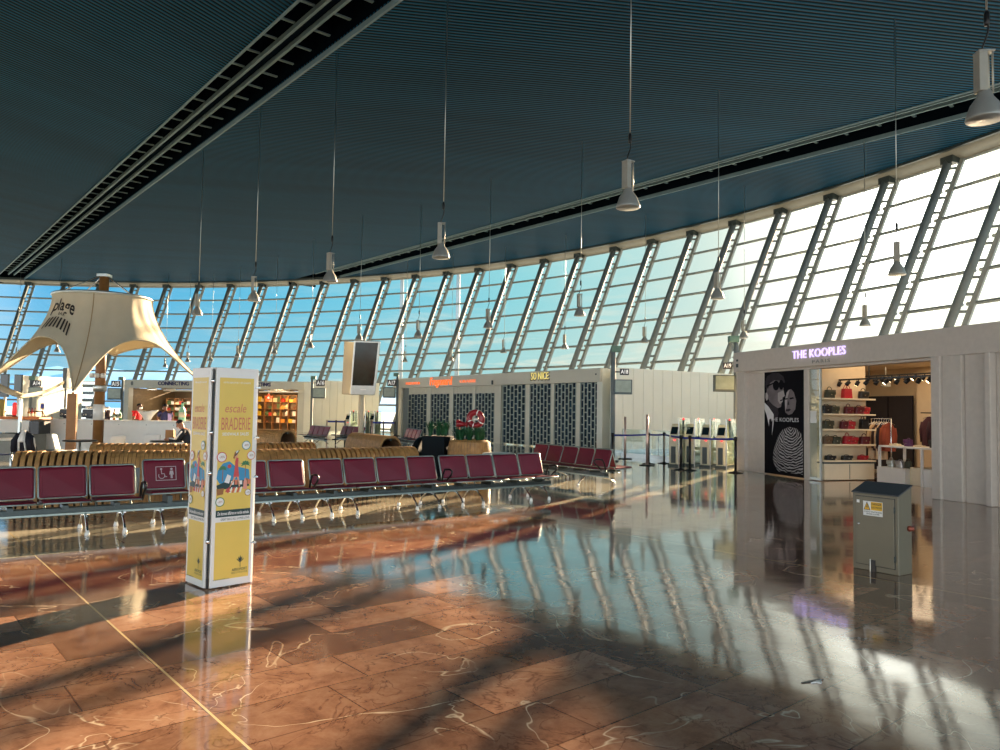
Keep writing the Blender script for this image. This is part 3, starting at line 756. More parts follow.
posts = [(395, 400.5, 0), (400.5, 407, 1), (425.5, 429.5, 0), (448, 452, 0), (471, 474, 0), (493, 499.5, 0), (499.5, 501.5, 1), (524, 528.5, 0), (549.5, 553, 0), (574.5, 579, 0), (601, 602, 0)]
for (a, b_, dk) in posts:
    m_ = MB(); m_.bx(fs_(a), min(FL, fs_(b_)), .07 + .1 * dk, .3, 0, HF); m_.build('post', MULL if dk else FASC, kio)
for (a, b_, top) in ((407, 425.5, 2.45), (429.5, 448, 2.45), (452, 471, 2.45), (474, 493, 2.45), (501.5, 524, HF), (528.5, 549.5, HF), (553, 574.5, HF), (579, 601, HF)):
    x0, x1 = fs_(a), fs_(b_)
    m_ = MB(); m_.bx(x0, x1, .13, .17, .05, top); sh = m_.build('shutter', LATD, kio)
    m_ = MB(); nc = 6; cw = (x1 - x0) / nc; ch = .34
    for k in range(nc + 1): m_.bx(x0 + k * cw - .022, x0 + k * cw + .022, .06, .1, .05, top)
    for k in range(nc):
        z = .05 + (ch / 2 if k % 2 else 0)
        while z < top: m_.bx(x0 + k * cw, x0 + (k + 1) * cw, .06, .09, z - .022, z + .022); z += ch
    m_.build('lattice', LAT, sh)
    if top < HF:
        m_ = MB(); m_.bx(x0, x1, .1, .2, top, HF)
        for k in range(10): m_.bx(x0 + (k + .3) * (x1 - x0) / 10, x0 + (k + .5) * (x1 - x0) / 10, .08, .1, top + .05, HF - .04)
        m_.build('vent_grille', FASC, kio)
FR2 = frame((0, -.1, 0), (1, 0, 0), (0, 0, 1))
m_ = MB(); m_.text('Fragonard', FR2, (fs_(431) + fs_(453)) / 2, 3.1, .62, .004, ext=.04, bold=.0, width=fs_(453) - fs_(431), shear=.15); m_.build('lettering', SIGNO, kio)
for (a, b_, s) in ((407, 421, 'PARFUMEUR'), (461, 477, 'GRASSE'),):
    m_ = MB(); m_.text(s, FR2, (fs_(a) + fs_(b_)) / 2, 3.06, .2, .004, ext=.02, bold=.0, width=fs_(b_) - fs_(a)); m_.build('small_lettering', SIGNO, kio)
m_ = MB(); m_.text('SO NICE', FR2, (fs_(532) + fs_(551)) / 2, 3.12, .5, .004, 0, ext=.03, bold=.03, width=fs_(551) - fs_(532)); m_.build('lettering_backing', BLACK, kio); m_ = MB(); m_.text('SO NICE', FR2, (fs_(532) + fs_(551)) / 2 + .02, 3.14, .46, .034, 1, ext=.02, width=fs_(551) - fs_(532) - .1)
m_.build('lettering', [BLACK, mat('pale_yellow_lettering', (240, 220, 130), .4, emit=.5)], kio)
m_ = MB(); m_.bx(fs_(493.5), fs_(494.5), -.16, -.1, 2.85, 3.05); m_.build('fascia_marker', DSTEEL, kio); m_ = MB(); m_.bx(fs_(597), fs_(598), -.12, -.1, 3.1, 3.16); m_.build('fascia_marker', DSTEEL, kio)

# ---------------------------------------------------------------- duty free unit on the left
DA, DB = D(123.5, 405, 50.0), D(313, 405, 48.5); DA2 = Vector((DA.x, DA.y)); DDv = Vector((DB.x - DA.x, DB.y - DA.y)).normalized(); DRZ = math.atan2(DDv.y, DDv.x)
def ds(px, t=0.0): return on_line(px, DA2 + Vector((-DDv.y, DDv.x)) * t, DDv)
DK, DF = 3.25, 2.72
dut = thing('duty_free_unit', 'long flat shop unit with navy lettering behind the white bar and yellow pillar', 'shop', (DA.x, DA.y, 0), DRZ)
DL = ds(313)
DINT = mat('shop_interior_olive_brown', (120, 100, 72), .7, var=.1)
m_ = MB(); m_.bx(0, ds(304), -.1, .3, DF, DK); m_.build('fascia', FASC, dut, bevel=.01)
m_ = MB(); m_.bx(0, DL, .3, 6, DK - .2, DK - .05); m_.build('roof', FASC, dut)
m_ = MB(); m_.bx(.3, ds(300), .3, 6, DF + .05, DF + .12); m_.build('shop_ceiling', DINT, dut)
m_ = MB(); m_.bx(0, ds(128), 0, .5, 0, DF); m_.build('post', FASC, dut)
m_ = MB(); m_.bx(ds(297.5), ds(304), 0, .5, 0, DF); m_.build('post', FASC, dut)
m_ = MB(); m_.bx(ds(304), DL, -.06, .5, 0, DK); m_.bx(ds(309), ds(310.5), -.1, .0, 0, DK); m_.build('end_panel', WALL, dut)
m_ = MB(); m_.bx(ds(193), ds(254), 0, .4, 0, DF); m_.build('post', FASC, dut)
m_ = MB(); m_.bx(.1, DL - .1, 5.9, 6, 0, DF); m_.build('back_wall', DINT, dut)
m_ = MB(); m_.bx(.1, .2, .4, 5.9, 0, DF); m_.build('side_wall', DINT, dut)
m_ = MB(); m_.bx(DL - .2, DL - .1, .4, 5.9, 0, DK - .1); m_.build('side_wall', WALL, dut)
FR3 = frame((0, -.1, 0), (1, 0, 0), (0, 0, 1)); NAVY = mat('navy_lettering', (36, 34, 92), .5)
for (a, b_) in ((158, 189), (241, 270.5)):
    m_ = MB(); m_.text('CONNECTING', FR3, (ds(a) + ds(b_)) / 2, 3.02, .34, .004, ext=.03, bold=.03, width=ds(b_) - ds(a)); m_.build('lettering', NAVY, dut)
m_ = MB(); m_.text('8', FR3, ds(132), 3.0, .34, .004, ext=.02, bold=.02); m_.build('unit_number', DSTEEL, dut)
for (a, b_) in ((162, 192), (258, 297)):
    m_ = MB(); m_.bx(ds(a), ds(b_), .1, .25, DF - .2, DF - .1); m_.build('shutter_box', SHELFM, dut)
def dw(s, t, z): return Vector((DA.x, DA.y, 0)) + Vector((DDv.x, DDv.y, 0)) * s + Vector((-DDv.y, DDv.x, 0)) * t + Vector((0, 0, z))
for (px, py, t) in ((151, 0, 1.5), (170, 0, 2.5), (274, 0, 1.2), (284, 0, 1.0)):
    r = thing('ceiling_lamp', {151: 'lit ceiling panel above the red shirted bartender', 170: 'small lit round lamp in the dark left half of the shop', 274: 'lit panel above the star sign in the warm shop', 284: 'lit panel at the right end of the warm shop ceiling'}[px], 'ceiling lamp', dw(ds(px, t), t, DF - .03), DRZ)
    m_ = MB(); m_.lathe([(.3, 0.05), (.34, -.02), (.3, -.05)], n=16); m_.build('rim', WHITE, r)
    m_ = MB(); m_.lathe([(.27, -.052), (.0, -.06)], n=16); m_.build('diffuser', LAMPW, r)
add_light('POINT', 'shop_lamp_light', dw(ds(277, 1.6), 1.6, 2.3), 170, (1, .66, .36), size=.25)
add_light('POINT', 'shop_lamp_light', dw(ds(147, 4), 4.0, 2.1), 60, (1, .62, .36), size=.2)
add_light('POINT', 'shop_lamp_light', dw(ds(172, 2.5), 2.5, 2.3), 60, (1, .85, .65), size=.2)
# inner partition, pictures and shelves
m_ = MB(); m_.bx(ds(140, 4), ds(141, 4), 3.9, 5.9, 0, DF); m_.bx(ds(141), ds(193), 5.3, 5.4, 0, DF); m_.build('inner_partition', DINT, dut)
m_ = MB(); m_.bx(ds(149, 4.6), ds(155.5, 4.6), 4.6, 4.7, 1.0, 2.1); m_.build('wall_panel', mat('rust_wall_panel', (178, 92, 52), .6, var=.2), dut)
SHW = mat('warm_wood_shelving', (160, 112, 66), .6, var=.15)
def shelving(name, lab, pa, pb, t, z0, dz, n, cols):
    s0_, s1_ = ds(pa, t), ds(pb, t)
    r = thing(name, lab, 'shelving', dw(s0_, t, 0), DRZ); W = s1_ - s0_
    m_ = MB(); m_.bx(0, W, .38, .42, 0, z0 + dz * n); m_.build('back_panel', DINT, r)
    for k in range(cols + 1):
        m_ = MB(); x = W * k / cols; m_.bx(x - .02, x + .02, 0, .4, 0, z0 + dz * n); m_.build('upright', SHW, r)
    for k in range(n + 1):
        m_ = MB(); m_.bx(0, W, 0, .4, z0 + dz * k - .025, z0 + dz * k); m_.build('shelf', SHW, r)
    return s0_, W
PCOL = [mat('package_' + n, c, .5) for n, c in (('amber', (226, 150, 60)), ('cream', (238, 220, 170)), ('yellow', (240, 200, 60)), ('red', (206, 60, 44)), ('brown', (120, 74, 44)), ('green', (88, 110, 70)), ('white', (236, 232, 220)))]
def package(m, w, h, k):
    b = bpy.data.objects.new('product_package', None); C.objects.link(b)
    q = MB()
    if k % 3 == 0: q.lathe([(w * .4, 0), (w * .42, h * .6), (w * .2, h * .75), (w * .16, h)], n=10)
    else: q.box((0, 0, h / 2), (w * .8, .2, h), taper=.96)
    q.build('package', m, b); return b
s0_, W_ = shelving('product_shelving', 'warmly lit wooden shelves of goods at the back of the shop right of the pillar', 256, 296, 3.4, .5, .48, 4, 5)
for r_ in range(4):
    for k in range(10):
        if random.random() < .12: continue
        b = package(random.choice(PCOL), .3 + .12 * random.random(), .18 + .18 * random.random(), random.randint(0, 5))
        b.location = dw(s0_ + W_ * (k + .5) / 10, 3.6, .5 + .48 * r_); b.rotation_euler = (0, 0, DRZ)
        tag(b, 'small packaged product among many on the warm lit shelves of the distant shop', 'product', 'goods on the warm lit shop shelves')
s0_, W_ = shelving('product_shelving', 'dark shelves of pink and white goods behind the man in navy', 166, 190, 3.6, .4, .42, 4, 3)
for r_ in range(4):
    for k in range(6):
        b = package([PCOL[6], PCOL[1], PCOL[3], PCOL[5]][(k + r_) % 4], .4, .16 + .1 * random.random(), 1)
        b.location = dw(s0_ + W_ * (k + .5) / 6, 3.8, .4 + .42 * r_); b.rotation_euler = (0, 0, DRZ)
        tag(b, 'small packaged product on the dark shelves behind the man in navy', 'product', 'goods on the dark shop shelves')
p = dw(ds(268.5, 1.6), 1.6, 0)
st = thing('hanging_star_sign', 'red and white star shaped sign hanging in the warm lit shop', 'sign', (p.x, p.y, 2.2), DRZ)
m_ = MB(); sp_ = [(math.sin(PI * k / 5) * (.25 if k % 2 == 0 else .14), math.cos(PI * k / 5) * (.25 if k % 2 == 0 else .14)) for k in range(10)]
m_.prism(sp_, .05, frame((0, 0, 0), (1, 0, 0), (0, 0, 1))); m_.build('star_body', mat('lit_red_sign', (255, 70, 50), .4, emit=.8), st)
m_ = MB(); m_.disc(0, 0, .08, frame((0, -.052, 0), (1, 0, 0), (0, 0, 1)), .005); m_.tube([(0, -.02, .3), (0, -.02, .5)], .01); m_.build('star_centre', WHITE, st)

# ---------------------------------------------------------------- plain gate walls
m_ = MB(); a = D(612.5, 400, 29.6); b_ = D(738, 400, 33.0)
def wall_between(name, pts, h, t=.15, grooves=.55, m=WALL):
    q = MB()
    for (p0, p1) in zip(pts[:-1], pts[1:]):
        d = Vector((p1[0] - p0[0], p1[1] - p0[1], 0)); L_ = d.length; d.normalize(); nrm = Vector((-d.y, d.x, 0)); n = max(1, int(L_ / grooves))
        for k in range(n):
            s_a, s_b = L_ * k / n + .008, L_ * (k + 1) / n - .008
            q.M = Matrix.Translation(Vector((p0[0], p0[1], 0))) @ Matrix.Rotation(math.atan2(d.y, d.x), 4, 'Z')
            q.bx(s_a, s_b, 0, t, .12, h)
        q.bx(0, L_, .02, t - .02, 0.0, h - .01); q.bx(-.0, L_, -.02, t, 0, .12, 1)
    q.M = Matrix.Identity(4)
    return tag(q.build(name, [m, ALU]), kind='structure')
wall_between('wall_right', [(a.x, a.y), (b_.x + 3.2, b_.y + 2.6)], HK)
a = D(314.5, 400, 46.5); b_ = D(379, 400, 50.5)
wall_between('wall_centre', [(a.x, a.y), (b_.x, b_.y)], 3.3)
a = D(21, 400, 38); b_ = D(82, 400, 43)
wall_between('wall_left', [(a.x, a.y), (b_.x, b_.y)], 3.0)

# ================================================================ BEAM SEATING
FRAMEM = mat('dull_seat_frame', (150, 166, 162), .4, .7)
def bar(q, a, b_, r=.014, n=8, mi=0): q.tube([a, b_], r, n, mi)
PITCHS = .57
def seat_set(root, n, raised=(), sgn=-1, pads=True, cut=0):
    """n seats along local x, facing local y * sgn"""
    for k in range(n):
        x0 = k * PITCHS + .02; x1 = (k + 1) * PITCHS - .02; w = x1 - x0; zr = .055 if k in raised else 0.0; cx = (x0 + x1) / 2
        def back(a, v, off=0.0):
            y = (.02 - .13 * v + .025 * math.sin(PI * v) + off) ; bow = .02 * (1 - (2 * a - 1) ** 2)
            return Vector((x0 + w * a, sgn * (y + .0 - bow), .435 + zr + .38 * v))
        rad = .045
        def rr(a, v, off, g=0.0):
            x = (a - .5) * 2; y = (v - .5) * 2
            return back(.5 + .5 * x * (1 - g), .5 + .5 * y * (1 - g), off)
        # rounded rectangle outline of the pad
        outl = []
        for (cx_, cy_, a0) in ((1 - .1, 1 - .13, 0), (-.9, .87, 90), (-.9, -.87, 180), (.9, -.87, 270)):
            for j in range(4):
                t = math.radians(a0 + 30 * j); outl.append((cx_ + .1 * math.cos(t), cy_ + .13 * math.sin(t)))
        q = MB(); N = len(outl)
        for off in (.0, .034):
            pass
        vs = []
        for off, g in ((.0, .04), (.03, .04), (.042, .12)):
            vs += [rr(.5 + .5 * p[0] * (1 - g), .5 + .5 * p[1] * (1 - g), off) for p in outl]
        fs = [tuple(range(N)), tuple(range(2 * N, 3 * N))]
        for l in (0, 1): fs += [(l * N + i, l * N + (i + 1) % N, (l + 1) * N + (i + 1) % N, (l + 1) * N + i) for i in range(N)]
        q.add(vs, fs, 0, False)
        b = q.build('backrest', MAROON, root)
        q = MB(); q.tube([rr(.5 + .5 * p[0], .5 + .5 * p[1], .006) for p in outl], .012, 6, closed=True)
        q.tube([rr(.12, .02, .0), Vector((x0 + w * .12, sgn * .1, .34)), Vector((x0 + w * .12, sgn * .16, .31))], .014, 6); q.tube([rr(.88, .02, 0), Vector((x0 + w * .88, sgn * .1, .34)), Vector((x0 + w * .88, sgn * .16, .31))], .014, 6)
        q.build('back_frame', FRAMEM, b)
        q = MB()
        prof = [(.04, .425), (.12, .415), (.3, .425), (.44, .445), (.485, .44), (.49, .425), (.44, .405), (.3, .385), (.12, .375), (.04, .39)]
        q.prism([(sgn * y, z + zr) for (y, z) in prof], w - .02, (Vector((x0 + .01, 0, 0)), Vector((0, 1, 0)), Vector((0, 0, 1)), Vector((1, 0, 0))))
        s_ = q.build('seat', MAROON, root, bevel=.012)
        q = MB(); q.tube([(x0, sgn * .05, .385 + zr), (x0, sgn * .46, .41 + zr), (x0 + .03, sgn * .505, .42 + zr), (x1 - .03, sgn * .505, .42 + zr), (x1, sgn * .46, .41 + zr), (x1, sgn * .05, .385 + zr)], .012, 6)
        q.box((cx, sgn * .2, .345 + zr / 2), (.06, .3, .05 + zr), 1); q.build('seat_frame', [FRAMEM, DSTEEL], s_)
def leg_pair(root, x, ys=(-.42, .22)):
    q = MB()
    for y in ys:
        q.tube([(x, -.1 + (.03 if y > -.1 else -.03), .28), (x, y * .8 - .02, .13), (x, y, .05), (x, y, .015)], .016, 8)
    q.box((x, -.13, .235), (.09, .14, .03))
    l = q.build('leg', CHROME, root)
    for y in ys:
        q = MB(); q.lathe([(.03, 0), (.03, .012), (.02, .06)], (x, y, 0), 12); q.build('foot', WHITE, l)
def armrest(root, x, sgn=-1):
    q = MB(); q.tube([(x, sgn * .1, .36), (x, sgn * .14, .52), (x, sgn * .2, .605), (x, sgn * .36, .62), (x, sgn * .43, .59), (x, sgn * .4, .53), (x, sgn * .3, .46), (x, sgn * .22, .38)], .016, 8)
    q.build('armrest', BLACK, root)
def make_bench(n, label, loc, rz, group, raised=(), arms=(), legs=None, double=False, start_ext=.04):
    r = thing('beam_seating', label, 'seating', loc, rz, group)
    L_ = n * PITCHS
    q = MB(); q.bx(-start_ext, L_ + .04, -.19, -.07, .26, .325); q.bx(-start_ext, L_ + .04, -.205, -.055, .232, .262, 1); q.build('beam', [DSTEEL, FRAMEM], r, bevel=.004)
    seat_set(r, n, raised)
    if double: seat_set_back(r, n)
    for x in (legs or (.2, .62, L_ - .62, L_ - .2)): leg_pair(r, x, (-.42, .2) if not double else (-.42, .62))
    for x in arms: armrest(r, x)
    return r
def seat_set_back(r, n):
    before = set(r.children)
    seat_set(r, n, (), 1)
    for o in r.children:
        if o not in before: o.location.y += .16
o0 = D(36, 498.7, 9.35); RD = Vector((.8046, .594)); RRZ = math.atan2(RD.y, RD.x)
def rowpt(s): return Vector((o0.x + RD.x * s, o0.y + RD.y * s, 0))
rows = [(-2, 0, 'maroon four-seat bench at the left edge, left of the seat with the wheelchair sign'), (2, .1, 'maroon four-seat bench half hidden by the yellow pillar, its first seat carrying a wheelchair sign'),
        (6, .2, 'maroon four-seat front row bench, the first wholly right of the yellow pillar'), (10, .3, 'maroon four-seat bench at the right end of the front row, in front of the planters')]
for (j, g, lab) in rows:
    s_ = PITCHS * (j + g)
    ex = {10: (4 * PITCHS - .02,)}.get(j, ())
    r = make_bench(4, lab, rowpt(s_), RRZ, 'maroon benches of the front row', raised=(0,) if j == 2 else (), arms=(-.03,) + ex)
    if j == 2:
        q = MB()
        FRm = (Vector((PITCHS / 2, -.075 + .06, .69)), Vector((1, 0, 0)), Vector((0, .28, .96)), Vector((0, -.96, .28)))
        o = FRm[3] * .055
        ff = (FRm[0] + o - Vector((0, 0, .01)), FRm[1], FRm[2], FRm[3])
        for (x0, x1, y0, y1) in ((-.13, .13, .088, .096), (-.13, .13, -.096, -.088), (-.13, -.122, -.09, .09), (.122, .13, -.09, .09)): q.flat([(x0, y0), (x1, y0), (x1, y1), (x0, y1)], ff, .004)
        q.ring(-.055, -.03, .034, .042, ff, .004, a0=math.radians(150), a1=math.radians(400)); q.disc(-.06, .06, .014, ff, .004)
        for pl in ([(-.064, .045), (-.056, .045), (-.05, -.01), (-.058, -.01)], [(-.058, .0), (-.02, .0), (-.02, -.008), (-.058, -.008)], [(-.02, .0), (-.005, -.05), (-.013, -.052), (-.028, -.004)], [(-.005, -.045), (.012, -.04), (.012, -.048), (-.005, -.053)]): q.flat(pl, ff, .004)
        q.disc(.07, .058, .016, ff, .004); q.flat([(.05, .035), (.09, .035), (.098, -.02), (.088, -.02), (.084, .0), (.082, -.07), (.072, -.07), (.07, -.02), (.068, -.07), (.058, -.07), (.056, .0), (.052, -.02), (.042, -.02)], ff, .004)
        q.build('priority_sign', mat('pale_line_print', (190, 180, 184), .5), r)
        q = MB(); q.box((-.06, .1, .6), (.1, .02, .34)); q.build('end_plate', MULL, r)
# double bench on the right and the far ones
R2A, R2B = Vector((.86, 18.3)), Vector((2.36, 15.95)); d2 = (R2B - R2A).normalized(); rz2 = math.atan2(d2.y, d2.x)
st2 = R2B - d2 * (5 * PITCHS)
# (bench seats face local -y: turn the frame so that -y looks towards the left of the picture)
make_bench(5, 'maroon back-to-back five-seat bench in front of the shuttered kiosk, beside the belt barrier', (st2.x, st2.y, 0), rz2, 'maroon benches further back', arms=(5 * PITCHS - .02,), legs=(.6, 2.3), double=True)
far = [((309, 33), (339, 30.2), 4, 'far maroon four-seat bench below the white wall, left of the twin screens'),
       ((341, 33), (373, 30.5), 4, 'far maroon bench behind the twin screen pole, partly hidden by the arched wood bench'),
       ((405, 31), (430, 27.6), 4, 'far maroon bench in front of the left lattice shutters, behind the black planter')]
for (a, b_, n, lab) in far:
    pa, pb = D(a[0], 430, a[1]), D(b_[0], 430, b_[1]); dd = Vector((pb.x - pa.x, pb.y - pa.y)).normalized()
    make_bench(n, lab, (pa.x, pa.y, 0), math.atan2(dd.y, dd.x), 'maroon benches further back', legs=(.5, n * PITCHS - .5))

# ================================================================ SLATTED WOOD BENCHES
def slat_bench(label, A, B, w, h, dense, sparse_from=None, sparse_to=None, closed_end=False, seat=False, group='curved slatted wood benches', name='slatted_wood_bench', cat='bench', fl=.9, rot=None):
    A, B = Vector(A), Vector(B); L_ = (B - A).length; d = (B - A).normalized()
    r = thing(name, label, cat, (A.x, A.y, 0), math.atan2(d.y, d.x), group)
    def arch(n=16):
        pts = []
        for k in range(n + 1):
            t = PI * k / n; e = .62
            c_, s_ = math.cos(t), math.sin(t)
            pts.append((-w / 2 * math.copysign(abs(c_) ** e, c_), h * abs(s_) ** e))
        return pts
    pts = arch(); ins = [(p[0] * .9, p[1] * .94) for p in pts]
    x = 0.0; q = MB()
    nsl = 0
    while x < L_:
        sp = sparse_from is not None and sparse_from <= x / L_ <= sparse_to
        sw = .055 if not sp else .062; gap = .006 if not sp else .036
        sw = min(sw, L_ - x)
        k_ = 1 + (.012 if nsl % 2 else 0)
        vs = []
        for xx in (x, x + sw):
            vs += [(xx, p[0] * k_, p[1] * k_) for p in pts] + [(xx, p[0], p[1]) for p in ins]
        N = len(pts); fs = []
        for i in range(N - 1):
            fs += [(i, i + 1, 2 * N + i + 1, 2 * N + i), (N + i, 3 * N + i, 3 * N + i + 1, N + i + 1), (i, N + i, N + i + 1, i + 1), (2 * N + i, 2 * N + i + 1, 3 * N + i + 1, 3 * N + i)]
        q.add(vs, fs); x += sw + gap; nsl += 1
    q.build('slat_shell', WOOD, r)
    q = MB(); N = len(pts); q.grid(lambda a, v: Vector((.03 + (L_ - .06) * a, pts[int(round(v * (N - 1)))][0] * .84, pts[int(round(v * (N - 1)))][1] * .9)), 1, N - 1); q.build('gap_shade_shell', WOODD, r, solid=.012)  # liner added behind the slats so the gaps look shaded
    q = MB()
    for yy in (-.36, 0, .36): q.bx(.02, L_ - .02, yy * w - .03, yy * w + .03, .02 if yy else h * .86, .08 if yy else h * .92)
    q.build('rail', DSTEEL, r)
    return r
def onh(px, py, h): p = H(px, py, h); return (p.x, p.y + .35)
slat_bench('curved slatted wood bench behind the left end of the front seat row', (-7.5, 11.75), (-4.75, 12.75), .75, .86, 1, .0, .42)
slat_bench('curved slatted wood bench running behind the front row right of the yellow pillar', (-4.45, 13.0), (-1.75, 15.05), .75, .86, 1, .36, .82)
slat_bench('slatted wood bench in front of the white bar, behind the leftmost wood bench', (-7.75, 14.35), (-5.6, 15.0), .7, .86, 1, .62, 1.0)
slat_bench('low slatted wood bench with gaps seen just right of the yellow pillar', (-5.2, 15.5), (-4.05, 16.3), .7, .86, 1, .2, 1.0)
slat_bench('arched wood bench in front of the warm lit shop', (-8.4, 26.0), (-6.95, 24.8), .7, .84, 1)
slat_bench('arched wood bench open at its end, below the twin screens', (-4.5, 23.6), (-3.0, 20.9), .7, .84, 1)

# planters
p = D(438, 450, 18.6)
BOXM = mat('black_teal_planter', (10, 22, 28), .8, spec=.2)
pl = thing('planter_box', 'square black planter box with green plants beside the round wood planter', 'planter', (p.x, p.y, 0), -.35)
q = MB(); q.bx(-.3, .3, -.3, .3, 0, .95); q.build('box', BOXM, pl, bevel=.01)
q = MB(); q.bx(-.27, .27, -.27, .27, .93, .96); q.build('soil', mat('dark_soil', (40, 30, 24), .95), pl)
q = MB(); q.grid(lambda a, v: Vector((-.32 - .28 * math.sin(PI * .5 * a), -.3 + .6 * v, .92 * math.cos(PI * .5 * a) ** .6 if a < 1 else 0)), 10, 1); q.build('curved_side', BOXM, pl, solid=.03)
p2 = D(469.5, 450, 18.3)
wp = thing('round_wood_planter', 'round slatted wood planter with green plants in front of the lattice shutters', 'planter', (p2.x, p2.y, 0))
q = MB(); nS = 46
for k in range(nS):
    t0, t1 = 2 * PI * (k + .06) / nS, 2 * PI * (k + .94) / nS
    prof = [(.40, 0), (.52, .3), (.53, .62), (.50, .84), (.42, .89), (.40, .86), (.46, .8), (.47, .3)]
    vs = [(r_ * math.cos(t), r_ * math.sin(t), z) for t in (t0, t1) for (r_, z) in prof]; n_ = len(prof)
    q.add(vs, [(i, (i + 1) % n_, n_ + (i + 1) % n_, n_ + i) for i in range(n_)] + [tuple(range(n_))[::-1], tuple(range(n_, 2 * n_))])
q.build('slat_body', WOOD, wp)
q = MB(); q.lathe([(.44, .0), (.44, .8), (0, .82)], n=24); q.build('soil', MC['dark_soil'], wp)
LEAF = mat('dark_green_leaf', (34, 92, 58), .45, var=.35, scale=5)
def plant(name, lab, loc, h, n, group):
    t = thing(name, lab, 'plant', loc, random.random() * 6, group)
    q = MB()
    for k in range(n):
        a = random.random() * 2 * PI; ln = h * (.6 + .5 * random.random()); sp = .05 + .13 * random.random(); w = .008 + .008 * random.random()
        base = Vector((random.uniform(-.03, .03), random.uniform(-.03, .03), 0)); dr = Vector((math.cos(a), math.sin(a), 0)); sd = Vector((-dr.y, dr.x, 0)); vs = []
        for j in range(6):
            u_ = j / 5; c_ = base + dr * sp * u_ ** 1.8 * 1.1 + Vector((0, 0, ln * u_ * (1 - .12 * u_))); ww = w * (1 - u_) ** .6 * (1 + u_)
            vs += [c_ - sd * ww, c_ + Vector((0, 0, 0)) + dr * .004, c_ + sd * ww]
        fs = [(3 * j + m, 3 * j + 1 + m, 3 * j + 4 + m, 3 * j + 3 + m) for j in range(5) for m in (0, 1)]
        q.add(vs, fs, 0, True)
    q.build('leaves', LEAF, t); 
    q = MB(); q.tube([(0, 0, -.06), (.01, 0, h * .35)], .008, 6); q.build('stem', mat('green_stem', (60, 90, 50), .6), t)
    return t
for k, (dx, dy) in enumerate(((-.19, -.1), (.0, .06), (.19, -.08))):
    plant('leafy_plant', ['spiky plant nearest the left corner of the black planter box', 'spiky plant in the middle of the black planter box', 'spiky plant at the right side of the black planter box'][k], (p.x + dx, p.y + dy, .955), .4, 56, 'plants in the black box')
for k in range(8):
    a = 2 * PI * k / 8
    plant('leafy_plant', 'spiky green plant among those ringed in the round wood planter', (p2.x + .29 * math.cos(a), p2.y + .29 * math.sin(a),   .815), .42, 60, 'plants in the round wood planter')
for k, (dx, dy) in enumerate(((-.62, .5), (-.3, .55))):
    plant('leafy_plant', ['tall plant rising behind the black planter box on the left', 'tall plant rising between the black box and the round planter'][k], (p.x + dx + .1 + .3 * k, p.y + .08, .955), .46, 20, 'plants in the black box') if k == 1 else None
# red ring ornament
pr = D(475.5, 419, 18.75); REDP = mat('glossy_red_paint', (150, 26, 36), .3); 
t = thing('red_ring_ornament', 'red ring ornament with white patches rising from the plants of the round planter', 'ornament', (pr.x, pr.y, .815), -.25)
zc = pr.z - .815
q = MB(); q.tube([(math.cos(2 * PI * k / 28) * .165, 0, zc + math.sin(2 * PI * k / 28) * .165) for k in range(28)], .075, 12, closed=True)
rg = q.build('ring', REDP, t)
for a in (70, 200, 255, 330):
    q = MB(); q.tube([(math.cos(math.radians(a + da)) * .165, 0, zc + math.sin(math.radians(a + da)) * .165) for da in (-4.5, 0, 4.5)], .0775, 12); q.build('white_patch', WHITE, rg)
q = MB(); q.tube([(0, .0, zc - .2), (0, 0, 0)], .02, 8); q.build('stand', DSTEEL, t)
q = MB(); q.lathe([(.07, 0), (.07, .05), (.02, .06)], (0, 0, zc - .03), 14); q.build('hub', WHITE, rg)
pr2 = D(462, 424, 18.75)
t = thing('red_horn', 'small red flared horn on a box left of the red ring, above the round planter', 'ornament', (pr2.x, pr2.y, .815), -.2)
zc = pr2.z - .815
q = MB(); q.M = Matrix.Translation((0, 0, zc)) @ Matrix.Rotation(PI / 2, 4, 'Y'); q.lathe([(.11, -.12), (.1, -.09), (.06, 0), (.05, .1), (.09, .12), (.09, .14)], n=16); q.build('horn', REDP, t)
q = MB(); q.bx(-.14, -.06, -.05, .05, 0, zc + .1); q.build('box', REDP, t, bevel=.008)
p3 = D(498, 452, 17.4)
t = thing('low_round_table', 'low round white table to the right of the round wood planter', 'table', (p3.x, p3.y, 0))
q = MB(); q.lathe([(.34, .58), (.36, .6), (.36, .62), (.34, .63)], n=28); q.build('table_top', WHITE, t)
q = MB(); q.lathe([(.2, 0), (.2, .02), (.04, .04), (.035, .58)], n=16); q.build('pedestal', ALU, t)

# ================================================================ YELLOW DISPLAY PILLAR
c0 = H(206.5, 590, 0)
PW_, PH_ = .40, 1.96
ang = math.radians(45)
pd = thing('display_pillar', 'tall square yellow advertising pillar with white edges and printed summer sale pictures', 'display', (c0.x, c0.y, 0), ang)
